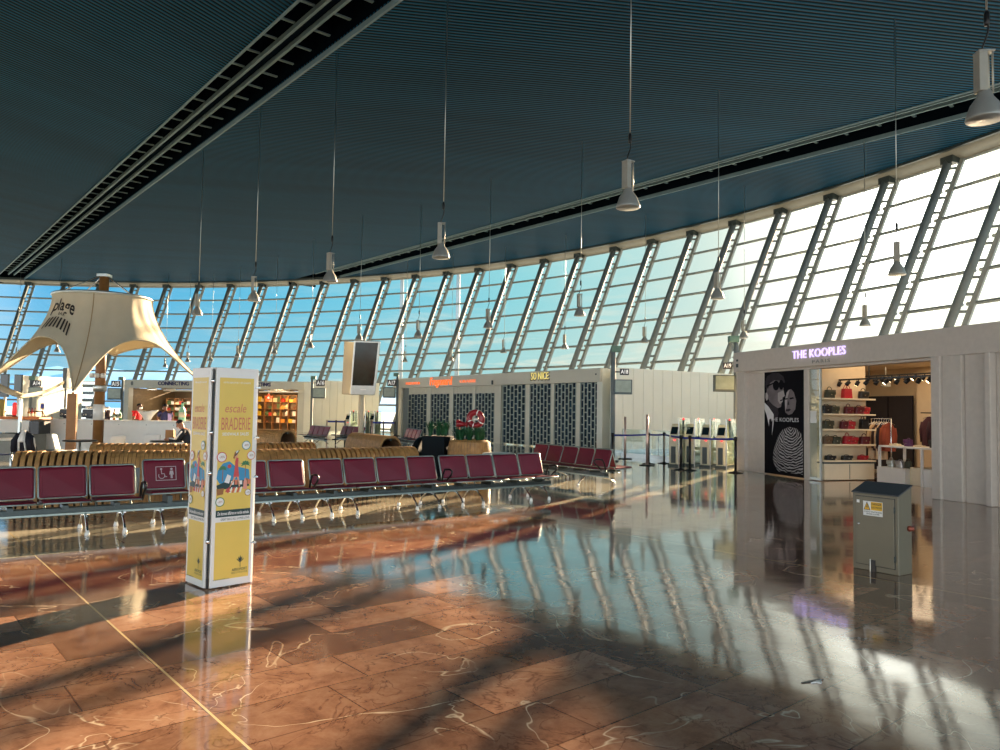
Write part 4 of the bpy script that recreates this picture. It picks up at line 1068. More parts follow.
# local: origin front corner, +x right face direction, +y left face direction
PGRN, PBLU, PRED, PSKN, PTEAL, PORG, PPNK, PDK, PBRN = [mat('print_' + n, c, .45, var=.02) for n, c in (('green', (70, 130, 84)), ('sea_blue', (64, 148, 190)), ('coral_red', (206, 84, 82)), ('skin', (226, 168, 128)), ('teal', (64, 150, 156)), ('orange', (220, 140, 90)), ('pink', (232, 160, 140)), ('dark_green', (30, 62, 60)), ('brown', (160, 110, 60)))]
PLT = mat('print_coral_letter', (214, 128, 96), .45, var=0)
PMATS = [YEL, WHITE, PGRN, PBLU, PRED, PSKN, PTEAL, PORG, PPNK, PDK, PBRN, PLT]
def pillar_face(fr):
    o, a, b, n = fr
    S = (PW_, PH_)
    def X(px): return (px - 209) / 45 * PW_
    def Y(py): return PH_ - (py - 366) / 222 * PH_
    pan = MB(); pan.prism([(.006, .012), (PW_ - .006, .012), (PW_ - .006, PH_), (.006, PH_)], .02, fr); pan = pan.build('panel', WHITE, pd, bevel=.003)
    f2 = (o + n * .02, a, b, n); q = MB(); m = .038
    def R(x0, x1, y0, y1, mi, off): q.flat([(x0, y0), (x1, y0), (x1, y1), (x0, y1)], f2, off, mi)
    R(m, PW_ - m, Y(510.5), Y(376), 0, .001); R(m, PW_ - m, .075, Y(522), 0, .001)
    R(m + .0, PW_ - m, Y(517), Y(510), 9, .002)
    q.text('De bonnes affaires en mode estivale', f2, PW_ / 2, Y(513.6), .042, .004, 1, bold=.015, width=PW_ - 2 * m - .03, shear=.15)
    q.text('GREAT DEALS ALL SUMMER LONG', f2, PW_ / 2 + .02, Y(519.5), .028, .003, 9, width=PW_ - .13)
    q.text('VOTRE AEROPORT VOUS INVITE', f2, PW_ / 2, Y(381), .022, .003, 1, width=.26)
    q.text('escale', f2, PW_ / 2 - .01, Y(407.5), .11, .003, 11, width=.2, shear=.2)
    q.text('BRADERIE', f2, PW_ / 2, Y(423.5), .16, .003, 11, bold=.004, width=.275)
    q.text('SIDEWALK SALES', f2, PW_ / 2, Y(433.5), .038, .003, 1, bold=.02, width=.25)
    # sea, coast
    q.flat([(X(213), Y(478)), (X(214), Y(470)), (X(219), Y(463)), (X(226), Y(461)), (X(232), Y(466)), (X(240), Y(468)), (X(247), Y(470)), (X(248), Y(480)), (X(235), Y(484)), (X(216), Y(483))], f2, .002, 3)
    q.flat([(X(213), Y(485)), (X(226), Y(480)), (X(246), Y(481)), (X(248), Y(487)), (X(230), Y(489)), (X(214), Y(489))], f2, .003, 9)
    for (px, h_, c_) in ((228, 5, 1), (232, 6, 11), (237, 5, 1), (243, 7, 10), (246, 6, 11)): R(X(px), X(px + 3), Y(485), Y(485 - h_ + 1), c_, .0035)
    q.disc(X(226), Y(466), .018, f2, .003, 4); 
    # palms
    for (px, py, s) in ((219, 469, 1.0), (243, 465, 1.15)):
        q.flat([(X(px - .4), Y(py + 12)), (X(px + .4), Y(py + 12)), (X(px + .5), Y(py)), (X(px - .2), Y(py))], f2, .004, 10)
        for k in range(7):
            t = math.radians(-20 + 37 * k); r_ = .042 * s
            c_ = Vector((X(px), Y(py))); e_ = c_ + Vector((math.cos(t) * r_, math.sin(t) * r_ * .8)); s_ = Vector((-math.sin(t), math.cos(t))) * .008; m_ = c_ + (e_ - c_) * .55 + Vector((0, .01))
            q.flat([tuple(c_), tuple(m_ - s_), tuple(e_), tuple(m_ + s_)], f2, .0045, 2)
    # striped parasols, baskets, bags
    for k in range(6): q.flat([(X(224 + 2.6 * k), Y(493)), (X(225.6 + 2.6 * k), Y(493)), (X(227.2 + 2.6 * k), Y(487.5)), (X(225.6 + 2.6 * k), Y(487.5))], f2, .005, 1 if k % 2 else 4)
    q.flat([(X(222), Y(492)), (X(228), Y(492)), (X(224), Y(488))], f2, .0052, 4)
    q.flat([(X(214), Y(495)), (X(220), Y(494)), (X(221), Y(488)), (X(213), Y(488.5))], f2, .005, 10)
    q.flat([(X(221), Y(482)), (X(226), Y(483.5)), (X(228), Y(476)), (X(224), Y(474))], f2, .005, 1)
    q.flat([(X(241), Y(490)), (X(245.5), Y(490)), (X(245), Y(482)), (X(243), Y(478)), (X(241.5), Y(482))], f2, .005, 8)
    # the woman: dress, legs, arms, head, hat
    q.flat([(X(230.3), Y(477)), (X(236.5), Y(477)), (X(235.2), Y(468)), (X(234.8), Y(462)), (X(235.2), Y(458)), (X(233), Y(457)), (X(231.8), Y(461)), (X(231.6), Y(467))], f2, .006, 4)
    q.flat([(X(231), Y(477)), (X(233), Y(477)), (X(230.5), Y(482)), (X(227.5), Y(487)), (X(226.6), Y(486.5)), (X(229.5), Y(481))], f2, .0055, 5)
    q.flat([(X(234), Y(477)), (X(236), Y(477)), (X(237), Y(482)), (X(237.6), Y(487)), (X(236.4), Y(487)), (X(235.6), Y(482))], f2, .0055, 5)
    q.flat([(X(231.8), Y(460)), (X(232.4), Y(457.5)), (X(231), Y(453)), (X(230.2), Y(454))], f2, .0055, 5)
    q.flat([(X(235), Y(459)), (X(238), Y(464)), (X(237.2), Y(464.8)), (X(234.6), Y(461))], f2, .0055, 5)
    q.disc(X(232.7), Y(454.5), .018, f2, .006, 5, ry=.022)
    q.flat([(X(229.4), Y(458)), (X(231), Y(452)), (X(233), Y(450.5)), (X(232), Y(455)), (X(231), Y(458.5))], f2, .0064, 10)
    q.flat([(X(231), Y(455)), (X(236.2), Y(449.6)), (X(235.4), Y(451.5)), (X(232), Y(456))], f2, .007, 9); q.flat([(X(232), Y(451.5)), (X(234.4), Y(449.8)), (X(234.9), Y(451.4)), (X(232.6), Y(453))], f2, .0072, 1)
    # price bubbles
    for (px, py, r_, c_, s) in ((217.5, 456.5, 5.2, 4, '-30%'), (243, 445, 4.6, 6, '-40%'), (248.6, 455.5, 4.6, 7, '-50%'), (217, 501.5, 4.7, 2, '-20%'), (246.3, 493.5, 3.4, 10, '-10%')):
        rr_ = r_ / 45 * PW_; q.disc(X(px), Y(py), rr_, f2, .0075, c_, n=28); q.disc(X(px), Y(py), rr_ * .84, f2, .008, 1, n=28)
        q.text(s, f2, X(px), Y(py), rr_ * .7, .0085, 10, width=rr_ * 1.1, shear=.2)
    # sprig logo and small print
    for k, (dx, h_) in enumerate(((-.035, .05), (-.018, .066), (0, .078), (.018, .066), (.035, .05))):
        bx_, by_ = X(240.5), Y(566); e_ = Vector((bx_ + dx, by_ + h_)); c_ = Vector((bx_, by_ + .012)); s_ = Vector((.006, 0)); m_ = c_ + (e_ - c_) * .65
        q.flat([tuple(c_), tuple(m_ + s_), tuple(e_), tuple(m_ - s_)], f2, .003 + .0002 * k, 9)
    q.flat([(X(240.2), Y(569)), (X(240.8), Y(569)), (X(240.7), Y(563)), (X(240.3), Y(563))], f2, .0045, 9)
    q.text('AEROPORT', f2, X(240), Y(571.5), .034, .003, 9, bold=.01, width=.145); q.text("NICE COTE D'AZUR", f2, X(240), Y(574.5), .02, .003, 9, width=.15)
    q.text('aeroportnicecotedazur.com', f2, X(221), Y(579), .016, .003, 9, width=.15)
    q.build('printed_picture', PMATS, pan)
pillar_face((Vector((.012, 0, 0)), Vector((1, 0, 0)), Vector((0, 0, 1)), Vector((0, -1, 0))))
pillar_face((Vector((0, PW_ + .012, 0)), Vector((0, -1, 0)), Vector((0, 0, 1)), Vector((-1, 0, 0))))
for (c_, d_) in (((PW_ / 2 + .012, PW_ + .024, PH_ / 2), (PW_, .02, PH_)), ((PW_ + .024, PW_ / 2 + .012, PH_ / 2), (.02, PW_, PH_))):
    q = MB(); q.box(c_, d_); q.build('panel', WHITE, pd)
q = MB(); q.bx(0, PW_ + .02, 0, PW_ + .02, PH_ - .02, PH_); q.build('top_plate', WHITE, pd)
q = MB(); q.bx(.0, .012, .0, .012, .01, PH_ - .01); q.build('corner_gap', BLACK, pd)
for z in (.42, 1.02, 1.38, PH_ - .12):
    q = MB(); q.lathe([(.012, -.015), (.016, -.012), (.016, .012), (.012, .015)], (-.004, -.004, z), 10); q.lathe([(.012, -.012), (.015, .012)], (PW_ + .018, -.012, z - .05), 10); q.box((PW_ + .01, -.02, z - .05), (.05, .03, .012)); q.build('clip', CHROME, pd)

# ================================================================ ELECTRICAL CABINET
e0, e1 = H(853.1, 567.5, 0), H(897, 574, 0)
ea = math.radians(-56); EW = .49; ED = .26
CAB = mat('olive_grey_enamel', (118, 112, 94), .42, .2, var=.03); CABT = mat('dark_grey_lid', (66, 70, 74), .5)
cab = thing('electrical_cabinet', 'free-standing grey-green electrical cabinet with sloped dark lid and yellow warning label', 'electrical cabinet', (e0.x, e0.y, 0), ea)
hf, hb = .80, .895
q = MB(); q.prism([(0, 0), (ED, 0), (ED, hb), (0, hf)], EW, (Vector((0, 0, 0)), Vector((0, 1, 0)), Vector((0, 0, 1)), Vector((1, 0, 0)))); q.build('body', CAB, cab, bevel=.006)
q = MB(); q.prism([(-.012, hf), (-.012, hf + .012), (ED + .005, hb + .016), (ED + .005, hb)], EW + .016, (Vector((-.008, 0, 0)), Vector((0, 1, 0)), Vector((0, 0, 1)), Vector((1, 0, 0)))); q.build('lid', CABT, cab)
q = MB(); q.bx(.036, EW - .034, -.004, .004, .056, hf - .026); q.build('door_gap', BLACK, cab)
q = MB(); q.bx(.042, EW - .04, -.014, 0, .062, hf - .032); dr_ = q.build('door', CAB, cab, bevel=.004)
q = MB(); q.disc(.075, hf * .6, .011, frame((0, -.014, 0), (1, 0, 0), (0, 0, 1)), .003); q.tube([(.075, -.012, hf * .6), (.075, -.024, hf * .6)], .011, 12); q.build('lock', CHROME, dr_)
q = MB(); q.bx(.055, .085, -.017, -.014, hf - .1, hf - .07); q.build('tag', WHITE, dr_)
for z in (.16, .66):
    q = MB(); q.tube([(EW - .036, -.012, z - .03), (EW - .036, -.012, z + .03)], .008, 8); q.build('hinge', DSTEEL, dr_)
fr = frame((0, -.014, 0), (1, 0, 0), (0, 0, 1))
q = MB(); x0, x1, y0, y1 = .125, .335, hf - .225, hf - .075
q.flat([(x0, y0), (x1, y0), (x1, y1), (x0, y1)], fr, .001, 0)
q.flat([(x0 + .085, y0 + .06), (x1 - .004, y0 + .06), (x1 - .004, y1 - .004), (x0 + .085, y1 - .004)], fr, .002, 1)
tri = [(x0 + .006, y0 + .058), (x0 + .08, y0 + .058), (x0 + .043, y1 - .004)]
q.flat(tri, fr, .002, 2); cx_, cy_ = x0 + .043, y0 + .085
q.flat([(cx_ + (p_[0] - cx_) * .76, cy_ + (p_[1] - cy_) * .76 - .001) for p_ in tri], fr, .003, 1)
q.flat([(cx_ + .004, cy_ + .03), (cx_ - .008, cy_ + .004), (cx_, cy_ + .004), (cx_ - .004, cy_ - .02), (cx_ + .01, cy_ + .008), (cx_ + .002, cy_ + .008), (cx_ + .008, cy_ + .026)], fr, .004, 2)
q.text('DANGER', fr, (x0 + .085 + x1 - .004) / 2, y1 - .027, .034, .003, 2, bold=.02, width=.108); q.text('ELECTRIQUE', fr, (x0 + .085 + x1 - .004) / 2, y1 - .062, .026, .003, 2, bold=.015, width=.11)
q.text('COFFRET SOUS TENSION', fr, (x0 + x1) / 2, y0 + .04, .02, .002, 2, bold=.015, width=.19); q.text("DEFENSE D'OUVRIR", fr, (x0 + x1) / 2, y0 + .018, .02, .002, 2, bold=.015, width=.14)
q.build('warning_label', [WHITE, mat('warning_yellow', (236, 184, 30), .4), BLACK], dr_)
q = MB(); q.bx(.205, .255, -.018, -.002, 0, .12); q.bx(.195, .205, -.02, -.002, 0, .125, 1); q.build('cable_slot', [BLACK, ALU], cab)
q = MB(); q.M = Matrix.Translation((EW, ED * .75, hb * .52)) @ Matrix.Rotation(PI / 2, 4, 'Y'); q.lathe([(.03, 0), (.03, .02), (.02, .025), (.02, .05), (.0, .055)], n=14); q.build('side_socket', mat('copper_red_knob', (146, 76, 58), .4, .4), cab)
# damaged floor patch
pf = H(811, 681, 0)
dm = thing('damaged_floor_patch', 'small broken floor tile chip with dark crack and loose white flake on the marble', 'floor damage', (pf.x, pf.y, .001))
q = MB(); q.prism([(-.075, -.035), (-.01, .0), (.07, .035), (.085, .02), (.03, -.005), (-.03, -.035), (-.07, -.045)], .003); q.build('crack', BLACK, dm)
q = MB(); q.prism([(-.02, -.045), (.03, -.008), (.062, .006), (.055, -.03), (.04, -.05), (.02, -.035)], .006); q.build('flake', WHITE, dm)

# ================================================================ FABRIC TENT WITH WOODEN MAST
TC = D(103.5, 300, 24.0); TX, TY = TC.x, TC.y
ZR = D(104.5, 298, 24).z; RR = 1.42
AF = math.atan2(-.95, .3)                                   # the front arm points at the camera's left
ten = thing('fabric_canopy', 'cream stretched fabric canopy hung from a ring on a wooden mast, arching down to posts', 'canopy', (TX, TY, 0))
ARM_R, ZARM, ZMID, RMID = 3.55, D(78, 393, 20.8).z + .0, ZR - 1.42, 1.95
def canopy_pt(phi, v, off=0.0):
    """phi angle, v 0 ring .. 1 lower edge"""
    a = (phi - AF + PI / 4) % (PI / 2) - PI / 4
    k = 1 - abs(a) / (PI / 4)
    if math.cos(phi - AF) < -.7: k *= .4
    ze = ZMID - (ZMID - ZARM) * k ** 1.9; re = RMID + (ARM_R - RMID) * k ** 2.4
    ph = phi - a * .62 * (v ** 1.6) * (k ** .8)              # gather the cloth towards each arm
    r = RR + (re - RR) * (v ** 1.55) - .10 * math.sin(PI * v) ** 1 * (1 - k * .3)
    z = ZR + (ze - ZR) * v
    r += .018 * math.sin(22 * phi) * (1 - v) * v * 3 + off
    return Vector((r * math.cos(ph), r * math.sin(ph), z))
q = MB(); q.grid(lambda a, v: canopy_pt(2 * PI * a, v), 192, 22, closed_u=True); can = q.build('canopy_cloth', CANV, ten, solid=.012)
q = MB(); q.tube([canopy_pt(2 * PI * k / 192, 1.0) for k in range(192)], .028, 6, closed=True); q.build('hem', CANV, can)
for k in range(4):
    q = MB(); q.tube([canopy_pt(AF + k * PI / 2, v / 14, .012) for v in range(15)], .014, 5); q.build('seam', mat('tan_seam', (176, 150, 108), .7), can)
q = MB(); q.tube([(RR * math.cos(2 * PI * k / 48), RR * math.sin(2 * PI * k / 48), ZR) for k in range(48)], .05, 8, closed=True); q.build('ring', ALU, ten)
ZM = D(105, 277, 24).z
q = MB(); q.tube([(0, 0, 0), (0, 0, ZM)], [.16, .145], 16); q.build('mast', WOODP, ten)
q = MB(); q.box((0, 0, ZM + .04), (.34, .34, .1)); q.build('mast_cap', ALU, ten, bevel=.01)
for k in range(4):
    a = AF + PI / 4 + k * PI / 2
    q = MB(); q.tube([(.16 * math.cos(a), .16 * math.sin(a), ZM), (RR * math.cos(a), RR * math.sin(a), ZR)], .018, 6); q.build('stay_cable', CHROME, ten)
q = MB(); q.lathe([(.2, 0), (.2, .16), (.19, .2)], (0, 0, D(104, 376, 24).z - .5), 16); q.build('mast_collar', ALU, ten)
q = MB()
for a in (-2.2, -1.5, -.8): q.lathe([(.05, -.07), (.08, -.05), (.08, .05), (.05, .08)], (.26 * math.cos(a), .26 * math.sin(a), D(104, 376, 24).z), 12)
q.build('camera_dome', WHITE, ten)
q = MB(); q.lathe([(.17, 0), (.17, .5)], (0, 0, 1.1), 16); q.build('pale_sleeve', WHITE, ten)
for k in (0, 1, 3):
    a = AF + k * PI / 2; ex, ey = ARM_R * math.cos(a), ARM_R * math.sin(a)
    q = MB(); q.box((ex, ey, (ZARM - .02) / 2), (.23, .23, ZARM - .02), rz=a); q.build('post', WOODP, ten, bevel=.01)
    q = MB(); q.tube([(ex, ey, ZARM - .05), (ex, ey, ZARM + .12)], .03, 8); q.build('post_hook', CHROME, ten)
# printed word and stripes on the face left of the front arm
TXT = mat('brown_black_print', (46, 40, 34), .7)
def on_cloth(q, vs, fs):
    q.add(vs, fs, 0)
q = MB()
vs, fs, w_ = text_geo('plage', 0, .02, .2, 1.0)
def cl(x, z):                                               # metres along the face, height
    phi = AF - .66 + x / 1.75; v = (ZR - z) / (ZR - ZMID); return canopy_pt(phi, v, .02)
q.add([cl(p_[0] * .5, ZR - .42 + p_[1] * .5) for p_ in vs], fs)
for k in range(8):
    x = -.5 + k * .125
    q.add([cl(x, ZR - 1.1 + .0), cl(x + .06, ZR - 1.1), cl(x + .1, ZR - .78), cl(x + .04, ZR - .78)], [(0, 1, 2, 3)])
vs, fs, w_ = text_geo('BAR', 0, .02, 0, 1.3)
q.add([cl(p_[0] * .13, ZR - .68 + p_[1] * .13) for p_ in vs], fs)
q.build('printed_word', TXT, can)
# the second, lower canopy whose arms come in from the left
q = MB(); a0 = D(-60, 352, 27); a1 = D(21, 396, 23.3); a2 = D(66, 381, 26)
lc = thing('fabric_canopy', 'end of a second cream canopy, thin arms dipping at the left edge', 'canopy', (a1.x, a1.y, 0))
m0 = Vector((a1.x, a1.y, 0))
def strip(pa, pb, wa, wb, n=12, sag=.25):
    def fn(u_, v):
        c_ = pa.lerp(pb, u_); c_ = c_ - Vector((0, 0, sag * math.sin(PI * u_))); w = wa + (wb - wa) * u_
        return c_ - m0 + Vector((0, .12 * (2 * v - 1), w * (v - .5)))
    q_ = MB(); q_.grid(fn, n, 3); return q_
strip(a0, a1, .3, .12, 14, .15).build('canopy_cloth', CANV, lc, solid=.02)
strip(a1, a2, .14, .2, 14, .12).build('canopy_arm', CANV, lc, solid=.02)
q = MB(); q.box((0, 0, (a1.z - .1) / 2), (.08, .08, a1.z - .1)); q.build('post', ALU, lc, bevel=.01)
q = MB(); q.box((a2.x - m0.x, a2.y - m0.y, a2.z + .1), (.14, .2, .7)); q.tube([(a2.x - m0.x, a2.y - m0.y, 0), (a2.x - m0.x, a2.y - m0.y, a2.z)], .04); q.build('end_post', MULL, lc, bevel=.02)

# ================================================================ BAR COUNTER
CY = 25.0
cl_, cr_ = D(22, 430, CY), D(214, 430, CY)
ZB = 1.08
bar_ = thing('bar_counter', 'long plain white bar counter beneath the fabric canopy', 'bar counter', ((cl_.x + cr_.x) / 2, CY, 0))
BWD = cr_.x - cl_.x
q = MB(); q.bx(-BWD / 2, BWD / 2, .05, .7, .08, ZB - .05); q.build('front_panel', WHITE, bar_, bevel=.01)
q = MB(); q.bx(-BWD / 2 - .04, BWD / 2 + .04, -.02, .76, ZB - .05, ZB); q.build('counter_top', WHITE, bar_, bevel=.008)
q = MB(); q.bx(-BWD / 2 + .03, BWD / 2 - .03, .09, .66, 0, .08); q.build('kick_plate', ALU, bar_)
q = MB()
for k in range(7): q.box((-BWD / 2 + (k + .5) * BWD / 7, .045, ZB - .14), (.03, .012, .03))
q.build('fixing_studs', STEEL, bar_)
# display case at the left end
dcs = thing('display_case', 'white food display case with an orange wood ledge at the left end of the bar', 'display case', (D(14, 430, 24).x, 24.0, 0))
q = MB(); q.bx(-.62, .62, 0, .7, 0, .62); q.build('base', GREY, dcs); q = MB(); q.bx(-.66, .78, -.05, .75, 1.08, 1.16); q.build('wood_ledge', mat('orange_wood', (206, 122, 66), .5, var=.15), dcs, bevel=.01)
q = MB(); q.prism([(-.1, .66), (-.02, 1.06), (.7, 1.06), (.7, .62)], 1.1, (Vector((-.6, 0, 0)), Vector((0, 1, 0)), Vector((0, 0, 1)), Vector((1, 0, 0)))); q.build('glass_front', WHITE, dcs, bevel=.02)
q = MB(); q.bx(.5, .8, -.03, .6, .62, 1.02); q.build('dark_side', BLACK, dcs)
kb = D(3, 410, 24.6); t = thing('khaki_menu_board', 'square khaki board standing on the bar at the left edge of the hall', 'board', (kb.x, 24.4, 1.16))
q = MB(); q.box((0, 0, .28), (.36, .04, .52), rx=-.1); q.build('board', mat('khaki_board', (150, 130, 56), .6), t); q = MB(); q.box((0, .08, .12), (.3, .18, .02), rx=.8); q.box((0, 0, .01), (.36, .1, .02)); q.build('easel_foot', SHW, t)
# things on the bar
def on_bar(px, y=.35): return (D(px, 420, CY + y).x, CY + y, ZB)
COFM = mat('black_steel_machine', (40, 42, 44), .3, .5)
for k, (px, w_, lab) in enumerate(((67, .36, 'black coffee grinder on the bar left of the wooden tent post'), (92, .52, 'dark espresso machine on the bar, first right of the tent post'), (101.5, .4, 'dark espresso machine on the bar in front of the tent mast'))):
    t = thing('coffee_machine', lab, 'coffee machine', on_bar(px), 0, 'coffee machines on the bar')
    q = MB(); q.bx(-w_ / 2, w_ / 2, -.16, .2, .08, .34); q.bx(-w_ / 2, w_ / 2, .06, .2, 0, .1); q.build('machine_body', COFM, t, bevel=.02)
    q = MB(); q.bx(-w_ / 2, w_ / 2, -.18, .06, 0, .03); q.build('drip_tray', STEEL, t)
    for s in (-1, 1):
        q = MB(); q.tube([(s * w_ * .25, -.16, .17), (s * w_ * .25, -.3, .16)], .014, 6); q.tube([(s * w_ * .25, -.15, .2), (s * w_ * .25, -.15, .14)], .035, 10); q.build('portafilter', CHROME, t)
    q = MB(); q.bx(-w_ / 2 + .02, w_ / 2 - .02, -.12, .16, .34, .36); q.build('cup_rail', STEEL, t)
CUPM = mat('white_porcelain', (240, 238, 230), .25)
for k in range(9):
    px = 86 + 2.6 * k
    q = MB(); q.lathe([(.026, 0), (.04, .05), (.045, .085), (.04, .085), (.034, .04)], n=12); q.tube([(.042, 0, .07), (.068, 0, .06), (.06, 0, .03), (.036, 0, .03)], .006, 6)
    o = tag(q.build('coffee_cup', CUPM), 'white coffee cup in the row standing on the dark espresso machines', 'cup', 'cups on the espresso machines'); x_, y_, z_ = on_bar(px, .3); o.location = (x_, y_ + .06, ZB + .361)
def bottle(name, lab, m, px, h, r, y=.4, grp='bottles on the bar', z=ZB):
    t = thing(name, lab, 'bottle', (D(px, 420, CY + y).x, CY + y, z), 0, grp)
    q = MB(); q.lathe([(r * .96, 0), (r, .02), (r, h * .58), (r * .4, h * .76), (r * .34, h * .95), (r * .4, h * .95), (r * .4, h)], n=14); q.build('bottle_glass', m, t)
    q = MB(); q.lathe([(r * 1.015, h * .2), (r * 1.015, h * .48)], n=14); q.build('paper_label', SHELFM, t)
    q = MB(); q.lathe([(r * .42, h * .97), (r * .42, h * 1.04), (0, h * 1.04)], n=12); q.build('cap', BLACK, t)
    return t
GB = mat('green_bottle_glass', (54, 120, 84), .15); AB = mat('amber_bottle_glass', (178, 106, 34), .15); PB_ = mat('pale_mint_bottle', (150, 214, 176), .3)
bottle('large_bottle', 'large pale mint bottle on the bar right of the man in navy', PB_, 182, .62, .11)
bottle('bottle', 'green bottle on the bar left of the red shirted bartender', GB, 120, .34, .045); bottle('bottle', 'amber bottle on the bar between glasses and the red shirt', AB, 114, .36, .045)
for k, (px, m, lab) in enumerate(((28.5, AB, 'amber bottle nearest the red lamp on the left end of the bar'), (31.8, mat('red_syrup_bottle', (190, 44, 40), .2), 'red syrup bottle between two amber ones at the left end of the bar'), (34.6, AB, 'second amber bottle at the left end of the bar'), (42.4, AB, 'amber bottle farthest right under the small blue sign'))):
    bottle('bottle', lab, m, px, .36, .04, .45)
for k in range(8):
    q = MB(); q.lathe([(.03, 0), (.005, .01), (.005, .09), (.035, .12), (.045, .2), (.04, .2), (.03, .125)], n=12)
    o = tag(q.build('wine_glass', GLP), 'stemmed glass in the cluster on the bar between the mast and the red shirt', 'glass', 'glasses on the bar'); o.location = (on_bar(112 + 1.6 * (k % 4) + .5 * (k // 4))[0] + .1, CY + .2 + .14 * (k // 4), ZB)
lr = thing('red_lamp', 'thin bright red upright lamp on the left end of the bar', 'lamp', (D(16.5, 410, 24.5).x, 24.4, 1.16)); q = MB(); q.lathe([(.05, .04), (.07, .1), (.06, .42), (.03, .46)], n=14); q.build('lamp_body', mat('bright_red_shade', (228, 60, 60), .4, emit=.4), lr); q = MB(); q.lathe([(.07, 0), (.07, .02), (.02, .04)], n=12); q.build('base', BLACK, lr)
tr = thing('serving_tray_stand', 'black tubular tap frame on the bar below the small blue sign', 'stand', on_bar(38, .5)); q = MB(); q.tube([(-.3, 0, .25), (.16, 0, .25), (.26, 0, 0)], .022, 8); q.tube([(-.3, 0, 0), (-.3, 0, .25)], .022, 8); q.build('tap_tube', BLACK, tr); q = MB(); q.bx(-.34, .3, -.08, .08, 0, .012); q.build('base_plate', STEEL, tr)
# flared white bowl
bw = thing('flared_bowl', 'large white wavy rimmed bowl on the bar in front of the red shirted bartender', 'bowl', (D(147.3, 420, CY + .25).x, CY + .25, ZB))
q = MB()
def bowl(a, v):
    t = 2 * PI * a; r = .13 + .2 * v ** 1.7 + (.09 * abs(math.cos(t)) ** 1.6) * v ** 2
    return Vector((r * math.cos(t), r * .7 * math.sin(t), .34 * v + .08 * v ** 3 * abs(math.cos(t))))
bw.scale = (.85,) * 3; q.grid(bowl, 48, 10, closed_u=True); q.add([bowl(k / 24, 0) for k in range(24)], [tuple(range(24))[::-1]]); q.build('bowl_body', CUPM, bw, solid=.012)
q = MB()
for k in range(7): q.lathe([(.05, 0), (.06, .05), (.0, .1)], (.16 * math.cos(k), .1 * math.sin(k), .27 + .03 * (k % 2)), 8)
q.build('ice', GLP, bw)
# small blue notice on its stand
nt_ = thing('notice_stand', 'small blue and white notice on a thin stand above the bar', 'notice', on_bar(42.3, .6)); q = MB(); q.tube([(0, 0, 0), (0, 0, .3)], .012); q.lathe([(.08, 0), (.08, .015), (.012, .02)], n=12); q.build('stand', STEEL, nt_)
q = MB(); q.box((0, -.02, .42), (.15, .02, .24)); q.box((0, -.034, .43), (.11, .012, .13), 1); q.build('plate', [WHITE, mat('notice_blue', (44, 66, 170), .5)], nt_)

# ================================================================ PEOPLE
SKINM = mat('skin_tan', (176, 122, 92), .55, var=.06); SKIND = mat('skin_brown', (104, 68, 50), .55, var=.06); HAIRM = mat('black_hair', (18, 16, 16), .6)
def skin_body(name, joints, edges, m, parent, sub=2):
    """one continuous surface grown over a skeleton of joints {name: (pos, radius)}; first joint is the root"""
    keys = list(joints); me = bpy.data.meshes.new(name)
    me.from_pydata([joints[k][0] for k in keys], [(keys.index(a), keys.index(b)) for a, b in edges], [])
    o = bpy.data.objects.new(name, me); C.objects.link(o)
    md = o.modifiers.new('skin', 'SKIN'); md.use_smooth_shade = True
    for k, v in zip(keys, me.skin_vertices[0].data): v.radius = (joints[k][1][0], joints[k][1][1]) if isinstance(joints[k][1], tuple) else (joints[k][1],) * 2
    me.skin_vertices[0].data[0].use_root = True
    ss = o.modifiers.new('sub', 'SUBSURF'); ss.levels = sub; ss.render_levels = sub
    dg = bpy.context.evaluated_depsgraph_get(); nm = bpy.data.meshes.new_from_object(o.evaluated_get(dg))
    bpy.data.objects.remove(o); bpy.data.meshes.remove(me)
    nm.materials.clear(); nm.materials.append(m)
    for p_ in nm.polygons: p_.use_smooth = True
    o = bpy.data.objects.new(name, nm); C.objects.link(o); o.parent = parent
    return o
def merge(o, mb):                                            # add extra faces (fingers, nose, ears) to the body mesh
    bm = bmesh.new(); bm.from_mesh(o.data); vs = [bm.verts.new(p_) for p_ in mb.v]
    for f_ in mb.f:
        try: nf = bm.faces.new([vs[i] for i in f_]); nf.smooth = True
        except ValueError: pass
    bm.to_mesh(o.data); bm.free()
def lerp(a, b, t): return tuple(a[i] + (b[i] - a[i]) * t for i in range(3))
